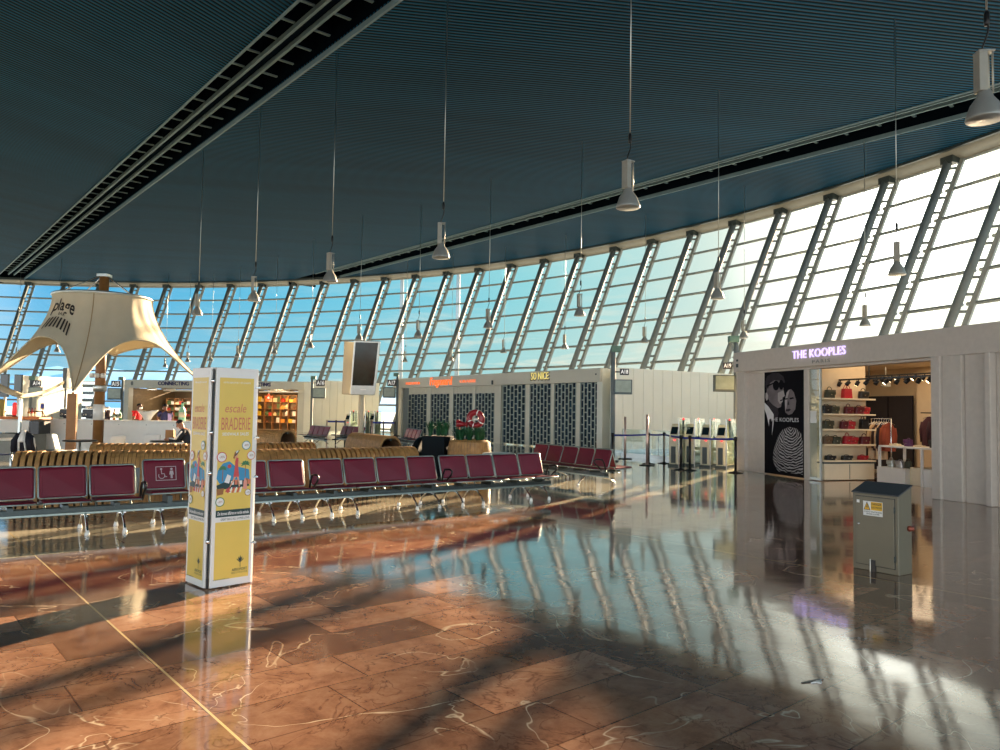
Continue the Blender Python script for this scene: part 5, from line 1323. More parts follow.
def person(label, loc, rz, skin, top, trousers, J, hair_len=.0, sleeve=1.0, mask=False, face_dir=(1, 0, 0)):
    """J: joints in local metres: pelvis chest neck head + shoulder/elbow/wrist/hip/knee/ankle _l/_r"""
    r = thing('person', label, 'person', loc, rz)
    P = J; jt = {}
    def add(k, p_, rad): jt[k] = (p_, rad)
    add('pelvis', P['pelvis'], (.15, .11)); add('waist', lerp(P['pelvis'], P['chest'], .45), (.135, .1)); add('chest', P['chest'], (.165, .115)); add('neck0', lerp(P['chest'], P['neck'], .75), (.09, .07)); add('neck', P['neck'], .055)
    add('head', lerp(P['neck'], P['head'], .55), (.07, .08)); add('crown', P['head'], (.075, .09)); hd = Vector(P['head']) - Vector(P['neck']); hd.normalize(); add('top', tuple(Vector(P['head']) + hd * .07), (.05, .06))
    E_ = [('pelvis', 'waist'), ('waist', 'chest'), ('chest', 'neck0'), ('neck0', 'neck'), ('neck', 'head'), ('head', 'crown'), ('crown', 'top')]
    for s in ('_l', '_r'):
        add('sh' + s, P['shoulder' + s], .068); add('el' + s, P['elbow' + s], .045); add('wr' + s, P['wrist' + s], .028)
        w_, e_ = Vector(P['wrist' + s]), Vector(P['elbow' + s]); f_ = (w_ - e_).normalized(); add('pa' + s, tuple(w_ + f_ * .07), (.036, .02))
        add('hi' + s, P['hip' + s], .095); add('kn' + s, P['knee' + s], .062); add('an' + s, P['ankle' + s], .042)
        a_ = Vector(P['ankle' + s]); fd = Vector(face_dir); add('to' + s, tuple(a_ + fd * .16 - Vector((0, 0, a_.z - .04 if a_.z < .2 else .04))), .036)
        E_ += [('neck0', 'sh' + s), ('sh' + s, 'el' + s), ('el' + s, 'wr' + s), ('wr' + s, 'pa' + s), ('pelvis', 'hi' + s), ('hi' + s, 'kn' + s), ('kn' + s, 'an' + s), ('an' + s, 'to' + s)]
    b = skin_body('body', jt, E_, skin, r)
    x = MB(); hc = Vector(lerp(P['neck'], P['head'], .7)); fd = Vector(face_dir).normalized(); sd = fd.cross(hd).normalized(); up_ = sd.cross(fd).normalized()
    x.tube([hc + fd * .075 + up_ * .03, hc + fd * .098 - up_ * .0, hc + fd * .08 - up_ * .02], [.008, .015, .012], 8)
    for s in (-1, 1): x.tube([hc + sd * s * .074 + up_ * .02, hc + sd * s * .084 + up_ * .0, hc + sd * s * .076 - up_ * .025], [.012, .018, .008], 8)
    x.tube([hc + fd * .082 - up_ * .045 - sd * .022, hc + fd * .088 - up_ * .045, hc + fd * .082 - up_ * .045 + sd * .022], .007, 6)
    for s, w in (('_l', 1), ('_r', -1)):
        w_, e_ = Vector(P['wrist' + s]), Vector(P['elbow' + s]); f_ = (w_ - e_).normalized(); sd_ = f_.cross(Vector((0, 0, 1)));
        sd_ = sd_.normalized() if sd_.length > .1 else Vector((0, 1, 0)); nn = sd_.cross(f_).normalized(); pb = w_ + f_ * .085
        for i_, ln in enumerate((.068, .078, .072, .055)):
            o_ = pb + sd_ * (.03 - .02 * i_); x.tube([o_ - f_ * .02, o_ + f_ * ln * .5 - nn * .004, o_ + f_ * ln * .85 - nn * .022, o_ + f_ * ln * .95 - nn * .036], [.0095, .009, .008, .006], 6)
        o_ = w_ + f_ * .03 + sd_ * .03 * w; x.tube([o_, o_ + sd_ * .025 * w + f_ * .02, o_ + sd_ * .03 * w + f_ * .05 - nn * .01], [.012, .01, .007], 6)
    merge(b, x)
    x = MB()
    for s in (-1, 1): x.lathe([(0, -.009), (.009, 0), (0, .009)], tuple(hc + fd * .082 + sd * s * .03 + up_ * .022), 8)
    x.build('eyes', BLACK, b)
    # clothes: inflated skin over torso and arms, and over the legs
    g = 1.14
    jc = {k: (v[0], tuple(i * g for i in v[1]) if isinstance(v[1], tuple) else v[1] * g) for k, v in jt.items()}
    tj = {k: jc[k] for k in ('pelvis', 'waist', 'chest', 'neck0')}; te = [('pelvis', 'waist'), ('waist', 'chest'), ('chest', 'neck0')]
    for s in ('_l', '_r'):
        tj['sh' + s] = (jc['sh' + s][0], .082); tj['el' + s] = (lerp(P['shoulder' + s], P['elbow' + s], .62) if sleeve < 1 else P['elbow' + s], .066 if sleeve < 1 else .06)
        te += [('neck0', 'sh' + s), ('sh' + s, 'el' + s)]
        if sleeve >= 1: tj['wr' + s] = (lerp(P['elbow' + s], P['wrist' + s], .92), .042); te.append(('el' + s, 'wr' + s))
    skin_body('top_garment', tj, te, top, r)
    lj = {'pelvis': (P['pelvis'], (.165, .125))}; le = []
    for s in ('_l', '_r'):
        lj['hi' + s] = (P['hip' + s], .108); lj['kn' + s] = (P['knee' + s], .078); lj['an' + s] = (lerp(P['knee' + s], P['ankle' + s], .93), .06); le += [('pelvis', 'hi' + s), ('hi' + s, 'kn' + s), ('kn' + s, 'an' + s)]
    skin_body('trousers', lj, le, trousers, r)
    # hair cap
    x = MB()
    def cap(a, v):
        t = 2 * PI * a; el = PI / 2 * (1 - v * (1.0 + hair_len)); front = math.cos(t)
        el = max(el, .5) if front > .3 else max(el, -.6)
        d_ = fd * math.cos(t) * math.cos(el) + sd * math.sin(t) * math.cos(el) + up_ * math.sin(el)
        return hc + up_ * .035 + Vector((d_.x, d_.y, d_.z)) * .09 - fd * .008
    x.grid(cap, 28, 10, closed_u=True); x.build('hair', HAIRM, r, solid=.014)
    if mask:
        x = MB(); x.grid(lambda a, v: hc + fd * (.088 + .016 * math.sin(PI * v) - .05 * abs(2 * a - 1) ** 2) + sd * (.16 * (a - .5)) + up_ * (.0 - .085 * v), 8, 4); x.build('face_mask', WHITE, r, solid=.004)
    return r
def standing(lean=0.0, arms='work'):
    J = dict(pelvis=(0, 0, .95), chest=(.02 + lean * .5, 0, 1.3), neck=(.03 + lean, 0, 1.5), head=(.06 + lean * 1.2, 0, 1.68))
    for s, y in (('_l', 1), ('_r', -1)):
        J['hip' + s] = (0, .09 * y, .9); J['knee' + s] = (.03, .1 * y, .5); J['ankle' + s] = (0, .1 * y, .08); J['shoulder' + s] = (.02 + lean * .8, .19 * y, 1.42)
        if arms == 'work': J['elbow' + s] = (.05 + lean, .27 * y, 1.15); J['wrist' + s] = (.27 + lean, .17 * y, 1.13)
        else: J['elbow' + s] = (.0, .25 * y, 1.14); J['wrist' + s] = (.08, .24 * y, .9)
    return J
REDT = mat('bright_red_shirt', (206, 24, 38), .8); NAVT = mat('navy_shirt', (38, 42, 86), .8); DKT = mat('dark_trousers', (34, 34, 38), .85); JKT = mat('black_jacket_cloth', (22, 30, 40), .75); LAV = mat('lavender_panel', (168, 150, 206), .8)
pr_ = D(139, 410, 26.4); person('bartender in red shirt and white mask behind the white bar at the bowl', (pr_.x - .08, 26.4, 0), -.25, SKIND, REDT, DKT, standing(.06), sleeve=.6, mask=True).scale = (.94,) * 3
pn = D(165.5, 410, 26.6); o = person('bartender in navy shirt with lavender back behind the bar, turned to the shelves', (pn.x, 26.6, 0), 2.2, SKIND, NAVT, DKT, standing(.02), sleeve=.6, mask=True)
o.scale = (.94,) * 3
x = MB(); x.grid(lambda a, v: Vector((-.12 - .025 * math.sin(PI * v), -.19 + .13 * a, 1.02 + .38 * v)), 4, 8); x.build('lavender_panel', LAV, o, solid=.01)
# seated reader at the right table
ps = D(178, 440, 17.9)
J = dict(pelvis=(0, 0, .5), chest=(.16, 0, .86), neck=(.27, 0, 1.04), head=(.36, 0, 1.18))
for s, y in (('_l', 1), ('_r', -1)):
    J['hip' + s] = (.02, .1 * y, .5); J['knee' + s] = (.42, .13 * y, .52); J['ankle' + s] = (.4, .13 * y, .08); J['shoulder' + s] = (.22, .19 * y, .96); J['elbow' + s] = (.34, .26 * y, .76); J['wrist' + s] = (.56, .1 * y, .79)
sp_ = person('person in dark jacket with white sleeve stripes sitting bent over a cafe table', (ps.x + .22, 18.3, 0), PI + .1, SKINM, JKT, DKT, J, face_dir=(.85, 0, -.45))
for s, y in (('_l', 1), ('_r', -1)):
    a_, b_ = Vector(J['shoulder' + s]), Vector(J['elbow' + s]); c_ = Vector(J['wrist' + s]); off_ = Vector((0, .05 * y, .035))
    x = MB(); x.tube([a_ + off_, b_ + off_ * 1.1 + Vector((0, 0, .01)), b_.lerp(c_, .85) + Vector((0, .03 * y, .03))], [.022, .026, .02], 8); x.build('sleeve_stripe', WHITE, sp_)
x = MB(); x.tube([(.22, -.05, 1.0), (.27, 0, 1.035), (.22, .05, 1.0)], .03, 8); x.build('collar', WHITE, sp_)

# ================================================================ CAFE TABLES AND CHAIRS
def cafe_table(lab, x, y, r_, m, white=False):
    t = thing('cafe_table', lab, 'table', (x, y, 0), 0, 'cafe tables below the bar')
    q = MB(); q.lathe([(r_ - .02, .715), (r_, .725), (r_, .74), (r_ - .02, .75)], n=28); q.build('table_top', m, t)
    q = MB(); q.lathe([(.22, 0), (.22, .015), (.035, .04), (.028, .1), (.028, .715)], n=16); q.build('pedestal', ALU, t)
    return t
def wire_chair(lab, x, y, rz, m, wide=.42):
    t = thing('cafe_chair', lab, 'chair', (x, y, 0), rz, 'cafe chairs below the bar')
    q = MB(); q.grid(lambda a, v: Vector((-.2 + .4 * v, (a - .5) * wide, .45 - .02 * math.sin(PI * v))), 6, 6); q.build('seat', m, t, solid=.02)
    q = MB(); q.grid(lambda a, v: Vector((-.2 - .09 * v - .02 + .05 * (2 * a - 1) ** 2, (a - .5) * wide, .47 + .38 * v - .03 * (2 * a - 1) ** 4 * v)), 8, 6); q.build('backrest', m, t, solid=.02)
    for sx in (-1, 1):
        for sy in (-1, 1):
            q = MB(); q.tube([(sx * .16, sy * wide * .4, .44), (sx * .21, sy * wide * .5, 0)], .012, 6); q.build('leg', m, t)
    return t
TOPB = mat('black_table_top', (24, 25, 27), .35)
t1 = D(80, 441, 17.9); cafe_table('black round cafe table beside the wooden tent post', t1.x, 17.9, .38, TOPB)
t2 = D(151, 441, 17.9); cafe_table('black round cafe table in front of the seated person in the dark jacket', t2.x + .2, 18.3, .38, TOPB)
t3 = D(12, 440, 18.2); cafe_table('white topped cafe table at the left edge, in front of the display case', t3.x, 18.2, .42, WHITE)
c_ = D(61, 446, 18.6); wire_chair('white shell chair seen from the side between the draped jacket and the tent post', c_.x, 18.8, .3, WHITE)
c_ = D(147, 438, 19.4); wire_chair('white chair behind the black table near the seated person', c_.x, 19.6, -PI / 2 + .3, WHITE)
c_ = D(5, 446, 17.2); wire_chair('dark blue chair at the table on the left edge', c_.x, 17.2, .4, mat('dark_blue_shell', (24, 40, 76), .5))
c_ = D(99, 446, 18.6); wire_chair('white chair between the tent post and the leftmost wire chair, mostly behind the wood bench', c_.x + .2, 18.8, 2.6, WHITE)
c_ = D(181, 446, 18.4); wire_chair('white chair under the seated person in the dark jacket', ps.x + .3, 18.3, PI + .1, WHITE)
c_ = D(188.5, 440, 18.6); wire_chair('red chair partly hidden by the left edge of the yellow pillar', c_.x + .1, 19.0, PI, mat('red_shell', (190, 34, 46), .5))
c_ = D(37.5, 446, 17.6); jc_ = wire_chair('white chair with a black jacket draped over its back', c_.x, 17.4, PI / 2, WHITE)
jk = thing('draped_jacket', 'black jacket with white lapels draped over a chair back behind the leftmost wood bench', 'jacket', (c_.x, 17.4, 0), PI / 2)
q = MB()
def drape(a, v):
    y = (a - .5) * .58 * (1 - .35 * v ** 2); z = .48 + .5 * v - .12 * (2 * a - 1) ** 2 * v
    return Vector((-.30 - .06 * math.sin(PI * v) - .02 * math.sin(12 * a), y, z))
q.grid(drape, 16, 10); q.grid(lambda a, v: drape(a, 1) + Vector((.04 + .14 * v, 0, -.02 - .3 * v)), 16, 6); q.build('cloth', NAVYB, jk, solid=.03)
for s in (-1, 1):
    q = MB(); q.tube([drape(.5 + s * .26, .9), drape(.5 + s * .34, .6) + Vector((-.05, 0, 0)), drape(.5 + s * .36, .1) + Vector((-.05, 0, 0))], [.06, .065, .055], 8); q.build('sleeve', NAVYB, jk)
    q = MB(); q.tube([drape(.5 + s * .06, 1) + Vector((-.03, 0, .01)), drape(.5 + s * .1, .6) + Vector((-.045, 0, 0)), drape(.5 + s * .12, .1) + Vector((-.04, 0, 0))], .022, 6); q.build('white_lapel', WHITE, jk)
q = MB(); q.grid(lambda a, v: drape(.44 + .12 * a, .45 + .55 * v) + Vector((-.05, 0, .02)), 4, 6); q.build('white_lining', CUPM, jk, solid=.02)
mb_ = D(163, 438, 18.0); bx_ = thing('kraft_menu_holder', 'tall brown paper menu holder on the black table before the seated person', 'menu holder', (t2.x + .28, 18.3, .75))
q = MB(); q.box((0, 0, .13), (.2, .12, .26), taper=.96); q.build('paper_box', mat('kraft_paper', (168, 124, 78), .8, var=.08), bx_); q = MB(); q.box((0, 0, .275), (.15, .02, .05)); q.build('menu_card', WHITE, bx_)

# ================================================================ TWIN SCREEN TOTEM
tt, tb2 = D(366, 341, 27), D(361, 395, 27)
to = thing('screen_totem', 'post carrying two tall flight screens back to back, one dark face turned to the hall', 'screen', (tb2.x + .02, 27.0, 0), .12)
zb_, zt_ = tb2.z, tt.z; hh = zt_ - zb_; tl = .12
def panel_box(y0, th, name, m, sx=0.0, w=.92):
    q_ = MB(); N_ = [(-w / 2 - .0, 0), (w / 2 - .04, 0), (w / 2 + .12, hh), (-w / 2 + .1, hh)]
    q_.prism(N_, th, (Vector((sx, y0, zb_)), Vector((1, 0, 0)), Vector((0, -tl, 1)).normalized(), Vector((0, 1, 0)))); return q_.build(name, m, to, bevel=.02)
sc_ = panel_box(-.02, .12, 'front_screen_case', ALU, .06)
FRt = (Vector((.06, -.022, zb_)), Vector((1, 0, 0)), Vector((0, -tl, 1)).normalized(), Vector((0, -1, 0)))
q = MB(); q.flat([(-.4, .34), (.36, .34), (.5, hh - .06), (-.3, hh - .06)], FRt, .004)
def screen_mat():
    m = mat('dim_screen_picture', (24, 44, 44), .15, var=.7, scale=1.6); return m
q.build('screen_face', screen_mat(), sc_)
q = MB(); q.flat([(-.1, .18), (.1, .18), (.1, .205), (-.1, .205)], FRt, .004); q.build('name_strip', WHITE, sc_)
q = MB(); q.prism([(-.72, .02), (-.3, .0), (-.24, hh), (-.7, hh + .02)], .14, (Vector((0, .22, zb_)), Vector((1, 0, 0)), Vector((0, .1, 1)).normalized(), Vector((0, 1, 0)))); q.build('rear_screen_case', CANV, to, bevel=.02)
q = MB(); q.box((0, .12, (zt_ + zb_) / 2), (.5, .2, hh * .7)); q.build('core', GREY, to)
q = MB(); q.tube([(0, .12, 0), (0, .12, zb_ + .3)], .1, 14); q.build('pole', CANV, to)
q = MB(); q.lathe([(.45, 0), (.45, .03), (.12, .06), (.11, .2)], (0, .12, 0), 20); q.build('base_plate', GREY, to)

# ================================================================ GATE SIGNS
GREENB = mat('green_grey_box', (92, 128, 112), .5); SCRN = mat('pale_green_screen', (132, 148, 134), .25, var=.1); LTXT = mat('white_sign_letter', (244, 244, 240), .5, emit=.3)
def gate_sign(code, px_pole, py_top, Y, px_sign, py_sign, px_scr0, px_scr1, py_scr0, py_scr1, side):
    b_ = D(px_pole, 405, Y); top = D(px_pole, py_top, Y)
    t = thing('gate_sign', 'gate pole with grey screen and black %s number plate' % code, 'gate sign', (b_.x, Y, 0))
    q = MB(); q.tube([(0, 0, 0), (0, 0, top.z - .1)], .075, 12); q.build('pole', MULL, t)
    q = MB(); q.lathe([(.2, 0), (.2, .03), (.08, .05)], n=14); q.build('foot', DSTEEL, t)
    k = Y / 750
    q = MB(); q.box((side * .08, 0, top.z - .1), (.3, .24, .2)); q.build('top_box', GREENB, t, bevel=.01)
    s_ = D(px_sign, py_sign, Y)
    q = MB(); q.box((s_.x - b_.x, -.08, s_.z), (8.8 * k, .06, 6.4 * k)); q.tube([(0, -.02, s_.z), (s_.x - b_.x, -.04, s_.z)], .02); pl_ = q.build('number_plate', BLACK, t)
    q = MB(); q.text(code, frame((s_.x - b_.x, -.11, s_.z), (1, 0, 0), (0, 0, 1)), 0, 0, 5.6 * k, .004, bold=.015, width=7.2 * k); q.build('number', LTXT, pl_)
    c0_, c1_ = D(px_scr0, py_scr0, Y), D(px_scr1, py_scr1, Y)
    cx_, cz_ = (c0_.x + c1_.x) / 2 - b_.x, (c0_.z + c1_.z) / 2; w_, h_ = abs(c1_.x - c0_.x), abs(c0_.z - c1_.z)
    q = MB(); q.box((cx_, -.06, cz_), (w_, .14, h_)); q.tube([(0, 0, cz_), (cx_, -.04, cz_)], .03); s2 = q.build('screen_case', DSTEEL, t, bevel=.01)
    q = MB(); q.box((cx_ , -.135, cz_ + h_ * .04), (w_ * .86, .012, h_ * .8)); q.build('screen_face', SCRN, s2)
    return t
gate_sign('A18', 613, 346, 24.6, 624, 372, 613.5, 631.5, 379.5, 394.5, 1)
gate_sign('A19', 736, 336, 23.5, 726.5, 366, 713, 734, 375, 392, -1)
gate_sign('A17', 397, 373, 44, 392, 383, 383.5, 395.5, 387.5, 398, -1)
gate_sign('A16', 311.5, 376, 45, 321, 383, 313, 325.5, 388, 398.5, 1)
gate_sign('A15', 122, 377, 46, 116.5, 384, 108.5, 122, 388, 400, -1)
gate_sign('A14', 30.5, 376, 36, 38, 383.5, 30, 44, 387, 396, 1)
for (px0, px1, py0, py1, Y, lab) in ((1, 8.5, 374, 397, 33, 'dark screen panel at the far left edge beyond the bar'), (15, 22, 374.5, 393, 33, 'dark screen panel just left of the A14 gate plate')):
    a_, b_ = D(px0, py0, Y), D(px1, py1, Y)
    t = thing('information_panel', lab, 'screen', ((a_.x + b_.x) / 2, Y, 0)); q = MB(); q.box((0, 0, (a_.z + b_.z) / 2), (b_.x - a_.x, .12, a_.z - b_.z)); q.build('panel_case', DKGL, t, bevel=.02)
    q = MB(); q.tube([(0, .05, 0), (0, .05, b_.z + .2)], .06); q.lathe([(.2, 0), (.2, .03), (.06, .05)], (0, .05, 0), 12); q.build('pole', WHITE, t)

# ================================================================ BARRIERS AND BOARDING GATES
BELT = mat('blue_belt', (34, 50, 140), .6)
def belt_post(lab, px, py, m, r=.035, h=.98, base=True, Y=None):
    g = H(px, py, 0) if Y is None else Vector((D(px, py, Y).x, Y, 0))
    t = thing('barrier_post', lab, 'barrier post', (g.x, g.y, 0), 0, 'belt barrier posts')
    q = MB(); q.tube([(0, 0, .02), (0, 0, h)], r, 12); q.build('pole', m, t)
    q = MB(); q.lathe([(.2, 0), (.2, .015), (.06, .035), (.04, .06)], n=20); q.build('base', BLACK if m is not CHROME else DSTEEL, t)
    q = MB(); q.lathe([(r + .014, h - .1), (r + .014, h), (0, h + .012)], n=12); q.build('belt_head', BLACK, t)
    return t, g
PINK = mat('pinkish_steel_tube', (206, 180, 172), .3, .6)
pA, gA = belt_post('dark barrier post at the foot of the A18 gate pole, start of the blue belt', 612.5, 466, BLACK)
pB, gB = belt_post('dark belt post standing behind the tall pale tube', 648.5, 464, BLACK)
pC, gC = belt_post('grey belt post midway between the pale tube and the boarding gates', 664, 463.5, GREY)
pD, gD = belt_post('black belt post left of the pair in front of the boarding gates', 681, 470, BLACK)
pE, gE = belt_post('black belt post right of the pair in front of the boarding gates', 689.8, 470.5, BLACK)
pF, gF = belt_post('dark belt post close to the corner of the fashion shop', 735.5, 473, BLACK)
for (pt_, g0, g1) in ((pA, gA, gB), (pB, gB, gC), (pC, gC, gD), (pD, gD, gE), (pE, gE, gF)):
    q = MB(); dlt = g1 - g0
    q.grid(lambda a, v: Vector((dlt.x * a, dlt.y * a, .95 - .055 * v - .015 * math.sin(PI * a))), 8, 1); q.build('belt', BELT, pt_, solid=.006)
for (px, py, h_, lab) in ((647, 465.5, 1.55, 'tall pale pinkish tube standing on a flat base in front of the white wall'), (625, 459, 1.45, 'tall thin pale tube behind the end of the maroon bench')):
    g = H(px, py, 0); t = thing('tall_tube_post', lab, 'post', (g.x, g.y, 0)); q = MB(); q.tube([(0, 0, .02), (0, 0, h_)], .04, 12); q.build('tube', PINK, t); q = MB(); q.lathe([(.24, 0), (.24, .02), (.05, .03)], n=18); q.build('base', BLACK, t)
g0, g1 = D(622, 440, 27.5), D(676, 440, 25.2)
gr_ = thing('glass_railing', 'low clear glass railing with steel foot in front of the white gate wall', 'railing', (g0.x, g0.y, 0), math.atan2(g1.y - g0.y, g1.x - g0.x)); GLn = Vector((g1.x - g0.x, g1.y - g0.y)).length
q = MB(); q.bx(0, GLn, -.01, .01, .12, 1.0); q.build('glass', GLP, gr_); q = MB(); q.bx(0, GLn, -.05, .05, 0, .14); q.build('foot_rail', STEEL, gr_)
for k in range(3):
    q = MB(); x = GLn * (.05 + .45 * k); q.bx(x - .025, x + .025, -.04, .04, 0, 1.02); q.build('railing_post', STEEL, gr_)
bl = D(656, 434, 27.2); t = thing('boarding_blade_sign', 'white arrow shaped blade board above the glass railing', 'sign', (bl.x, 27.2, 0)); z_ = bl.z
q = MB(); q.prism([(-.22, .16), (.26, .05), (.26, -.05), (-.1, -.1)], .04, frame((0, 0, z_), (1, 0, 0), (0, 0, 1))); q.build('blade', WHITE, t); q = MB(); q.tube([(0.1, .02, 0), (.1, .02, z_ - .02)], .02); q.lathe([(.12, 0), (.12, .02), (.02, .03)], (.1, .02, 0), 12); q.build('stand', STEEL, t)
EGB = mat('gate_cream_enamel', (214, 208, 178), .4); REDL = mat('red_signal', (255, 70, 76), .4, emit=1.0); BLUEL = mat('blue_card_reader', (60, 140, 220), .3, emit=.6)
def egate(lab, loc, rz, grp):
    t = thing('boarding_gate', lab, 'boarding gate', loc, rz, grp)
    q = MB(); q.bx(-.14, .14, -.55, .55, .06, .86); q.build('cabinet', EGB, t, bevel=.02)
    q = MB(); q.bx(-.07, .07, -.56, -.545, .1, .6); q.bx(-.16, .16, -.58, .58, 0, .06); q.build('dark_inset', DSTEEL, t)
    q = MB(); q.prism([(-.58, .86), (-.3, 1.28), (-.18, 1.28), (-.05, .86)], .27, (Vector((-.135, 0, 0)), Vector((0, 1, 0)), Vector((0, 0, 1)), Vector((1, 0, 0)))); h_ = q.build('reader_head', EGB, t, bevel=.015)
    q = MB(); q.box((0, -.455, 1.08), (.2, .012, .26), rx=-.585); q.build('reader_screen', DKGL, h_)
    q = MB(); q.box((.04, -.57, .8), (.06, .03, .04)); q.build('red_light', REDL, t)
    q = MB(); q.tube([(.1, .1, .86), (.1, .1, 1.4)], .035, 10); q.build('signal_pole', DSTEEL, t)
    q = MB(); q.lathe([(.036, 1.4), (.038, 1.43), (.02, 1.46), (0, 1.47)], (.1, .1, 0), 12); q.build('signal_lamp', REDL, t)
    q = MB(); q.bx(.155, .17, -.52, .55, .1, 1.45); q.build('glass_wing', GLP, t)
    q = MB(); q.bx(.18, .3, .1, .115, .2, 1.35); q.build('swing_glass', GLP, t)
    q = MB(); q.bx(.145, .18, -.54, -.52, 0, 1.46); q.build('wing_post', STEEL, t)
    return t
gp = [(683, 466.5, 'boarding gate unit nearest the blue belt posts'), (698.5, 466, 'second boarding gate unit from the belt posts, with a lit red lamp'), (714.5, 467.5, 'third boarding gate unit from the belt posts'), (730.5, 468.5, 'boarding gate unit next to the fashion shop corner')]
for (px, py, lab) in gp:
    g = H(px, py, 0); egate(lab, (g.x, g.y + .5, 0), -.55, 'boarding gates by the fashion shop')
for (px, Y, lab) in ((351, 42, 'far boarding gate unit behind the left side of the twin screen pole'), (366, 42.5, 'far boarding gate unit right of the twin screen pole'), (375, 43, 'far boarding gate unit nearest the gap in the white walls')):
    g = D(px, 420, Y); egate(lab, (g.x, Y, 0), -.2, 'far boarding gates')
for (px0, px1, Y, lab) in ((327, 345, 38, 'far blue belt barrier in front of the middle white wall'), (372, 395, 37, 'far blue belt barrier right of the twin screen pole')):
    a_, b_ = D(px0, 425, Y), D(px1, 425, Y); t = thing('belt_barrier', lab, 'barrier', (a_.x, Y, 0)); L_ = b_.x - a_.x
    for x in (0, L_ / 2, L_):
        q = MB(); q.tube([(x, 0, 0), (x, 0, .98)], .035, 10); q.lathe([(.2, 0), (.2, .02), (.04, .04)], (x, 0, 0), 14); q.build('post', BLACK if x else PINK, t)
    q = MB(); q.bx(0, L_, -.004, .004, .86, .95); q.build('belt', BELT, t)

# ================================================================ PENDANT LAMPS
LMET = mat('satin_lamp_aluminium', (150, 154, 150), .35, .3); LGL = mat('warm_lamp_lens', (255, 196, 130), .3, var=.1, emit=.9); LIN = mat('lamp_reflector', (214, 208, 190), .25, .5)
def make_lamp(lab, loc, s, cord, rz=0.0):
    t = thing('pendant_lamp', lab, 'pendant lamp', loc, rz, 'bell shaped pendant lamps'); 
    q = MB(); q.lathe([(.225 * s, .0), (.23 * s, .015 * s), (.215 * s, .07 * s), (.17 * s, .2 * s), (.1 * s, .3 * s), (.085 * s, .36 * s), (.06 * s, .4 * s)], n=24); b_ = q.build('bell', LMET, t)
    q = MB(); q.lathe([(.215 * s, .012 * s), (.2 * s, .07 * s), (.14 * s, .2 * s), (.06 * s, .26 * s), (0, .26 * s)], n=20); q.build('reflector', LIN, b_)
    q = MB(); q.lathe([(0, .02 * s), (.09 * s, .05 * s), (.1 * s, .1 * s), (.05 * s, .2 * s)], n=14); q.build('bulb', LGL, b_)
    q = MB(); q.box((-.045 * s, 0, .63 * s), (.11 * s, .16 * s, .52 * s)); q.build('ballast_box', GREY, t, bevel=.008 * s)
    q = MB(); q.bx(-.1 * s, .1 * s, -.08 * s, .08 * s, .89 * s, .91 * s)
    for y in (-.05, .05): q.tube([(.08 * s, y * s, .34 * s), (.08 * s, y * s, .9 * s)], .012 * s, 6)
    q.build('cage', LMET, t)
    q = MB(); q.tube([(-.04 * s, 0, .9 * s), (-.0, .02 * s, 1.0 * s), (.05 * s, 0, 1.16 * s), (.06 * s, 0, 1.25 * s), (.02 * s, 0, 1.34 * s), (.05 * s, 0, 1.38 * s)], .013 * s, 6); q.lathe([(.03 * s, 1.26 * s), (.035 * s, 1.3 * s), (.035 * s, 1.42 * s), (.02 * s, 1.46 * s)], (.04 * s, 0, 0), 8); q.build('hook', BLACK, t)
    q = MB(); q.tube([(.04 * s, 0, 1.42 * s), (.04 * s, 0, cord)], .011, 5); q.build('cord', STEEL, t)
    return t
def facY(px, py):                                           # how far the sight line goes before it meets the glass
    y = 10.0
    while y < 80:
        p_ = D(px, py, y); k = max(0, p_.z) / ZT
        if (Vector((p_.x, p_.y)) - Cc).length > RBOT + (RTOP - RBOT) * k - 1.6: return y
        y += .25
    return y
LAMPS = [(985, 120, 'largest hanging bell lamp, close overhead at the right edge of the picture'), (628, 208, 'large bell lamp hanging before the right ceiling slot, above the middle of the hall'),
    (441, 258, 'bell lamp hanging at the middle, just above the far end of the right ceiling slot'), (330, 282, 'warm glowing bell lamp at the left end of the right ceiling slot'),
    (253.5, 301, 'bell lamp hanging over the yellow display pillar'), (897, 275, 'bell lamp silhouetted just below the sun'), (717.5, 299, 'bell lamp hanging left of the long lettered shop sign, high over the A19 plate'),
    (743.5, 338, 'small bell lamp just above the left corner of the fashion shop roof'), (865, 326, 'small bell lamp above the right half of the fashion shop fascia'), (579.5, 316, 'bell lamp above the right end of the shuttered kiosk'),
    (488, 328, 'bell lamp hanging right of the tall white mast, above the kiosk middle'), (418, 337, 'bell lamp above the left end of the shuttered kiosk'), (564.5, 349, 'small bell lamp above the yellow kiosk lettering, left of the larger one'),
    (644.5, 343, 'small bell lamp above the plain white wall beside the A18 plate'), (503.5, 353, 'small bell lamp low over the middle of the kiosk roof'), (451, 361, 'tiny bell lamp low over the orange kiosk lettering'), (405, 362, 'tiny bell lamp just left of the orange lettering, beside the mast'),
    (359, 340, 'bell lamp directly above the twin screens'), (274.5, 354, 'tiny bell lamp just right of the yellow pillar top'), (310.5, 348, 'tiny bell lamp above the right end of the duty free unit'), (197, 315, 'bell lamp just right of the tent canopy ring'),
    (165, 367, 'tiny bell lamp low under the right arm of the canopy'), (237.5, 357, 'tiny bell lamp right over the yellow pillar'), (210.5, 361, 'tiny bell lamp over the left part of the yellow pillar'), (187.5, 362, 'tiny bell lamp beside the tip of the canopy arm'),
    (16.5, 358, 'tiny bell lamp at the left edge under the canopy'), (57, 352, 'tiny bell lamp under the left arch of the canopy')]
for k, (px, py, lab) in enumerate(LAMPS):
    ZL = 5.35
    p_ = H(px, py, ZL); Y = p_.y; fy = facY(px, py)
    s = 1.0
    if Y > fy: s = fy / Y; p_ = D(px, py, fy)
    s *= .96
    make_lamp(lab, tuple(p_), s, ZC + .0 - p_.z, .5 + (k * .7) % 1.2 - .6)

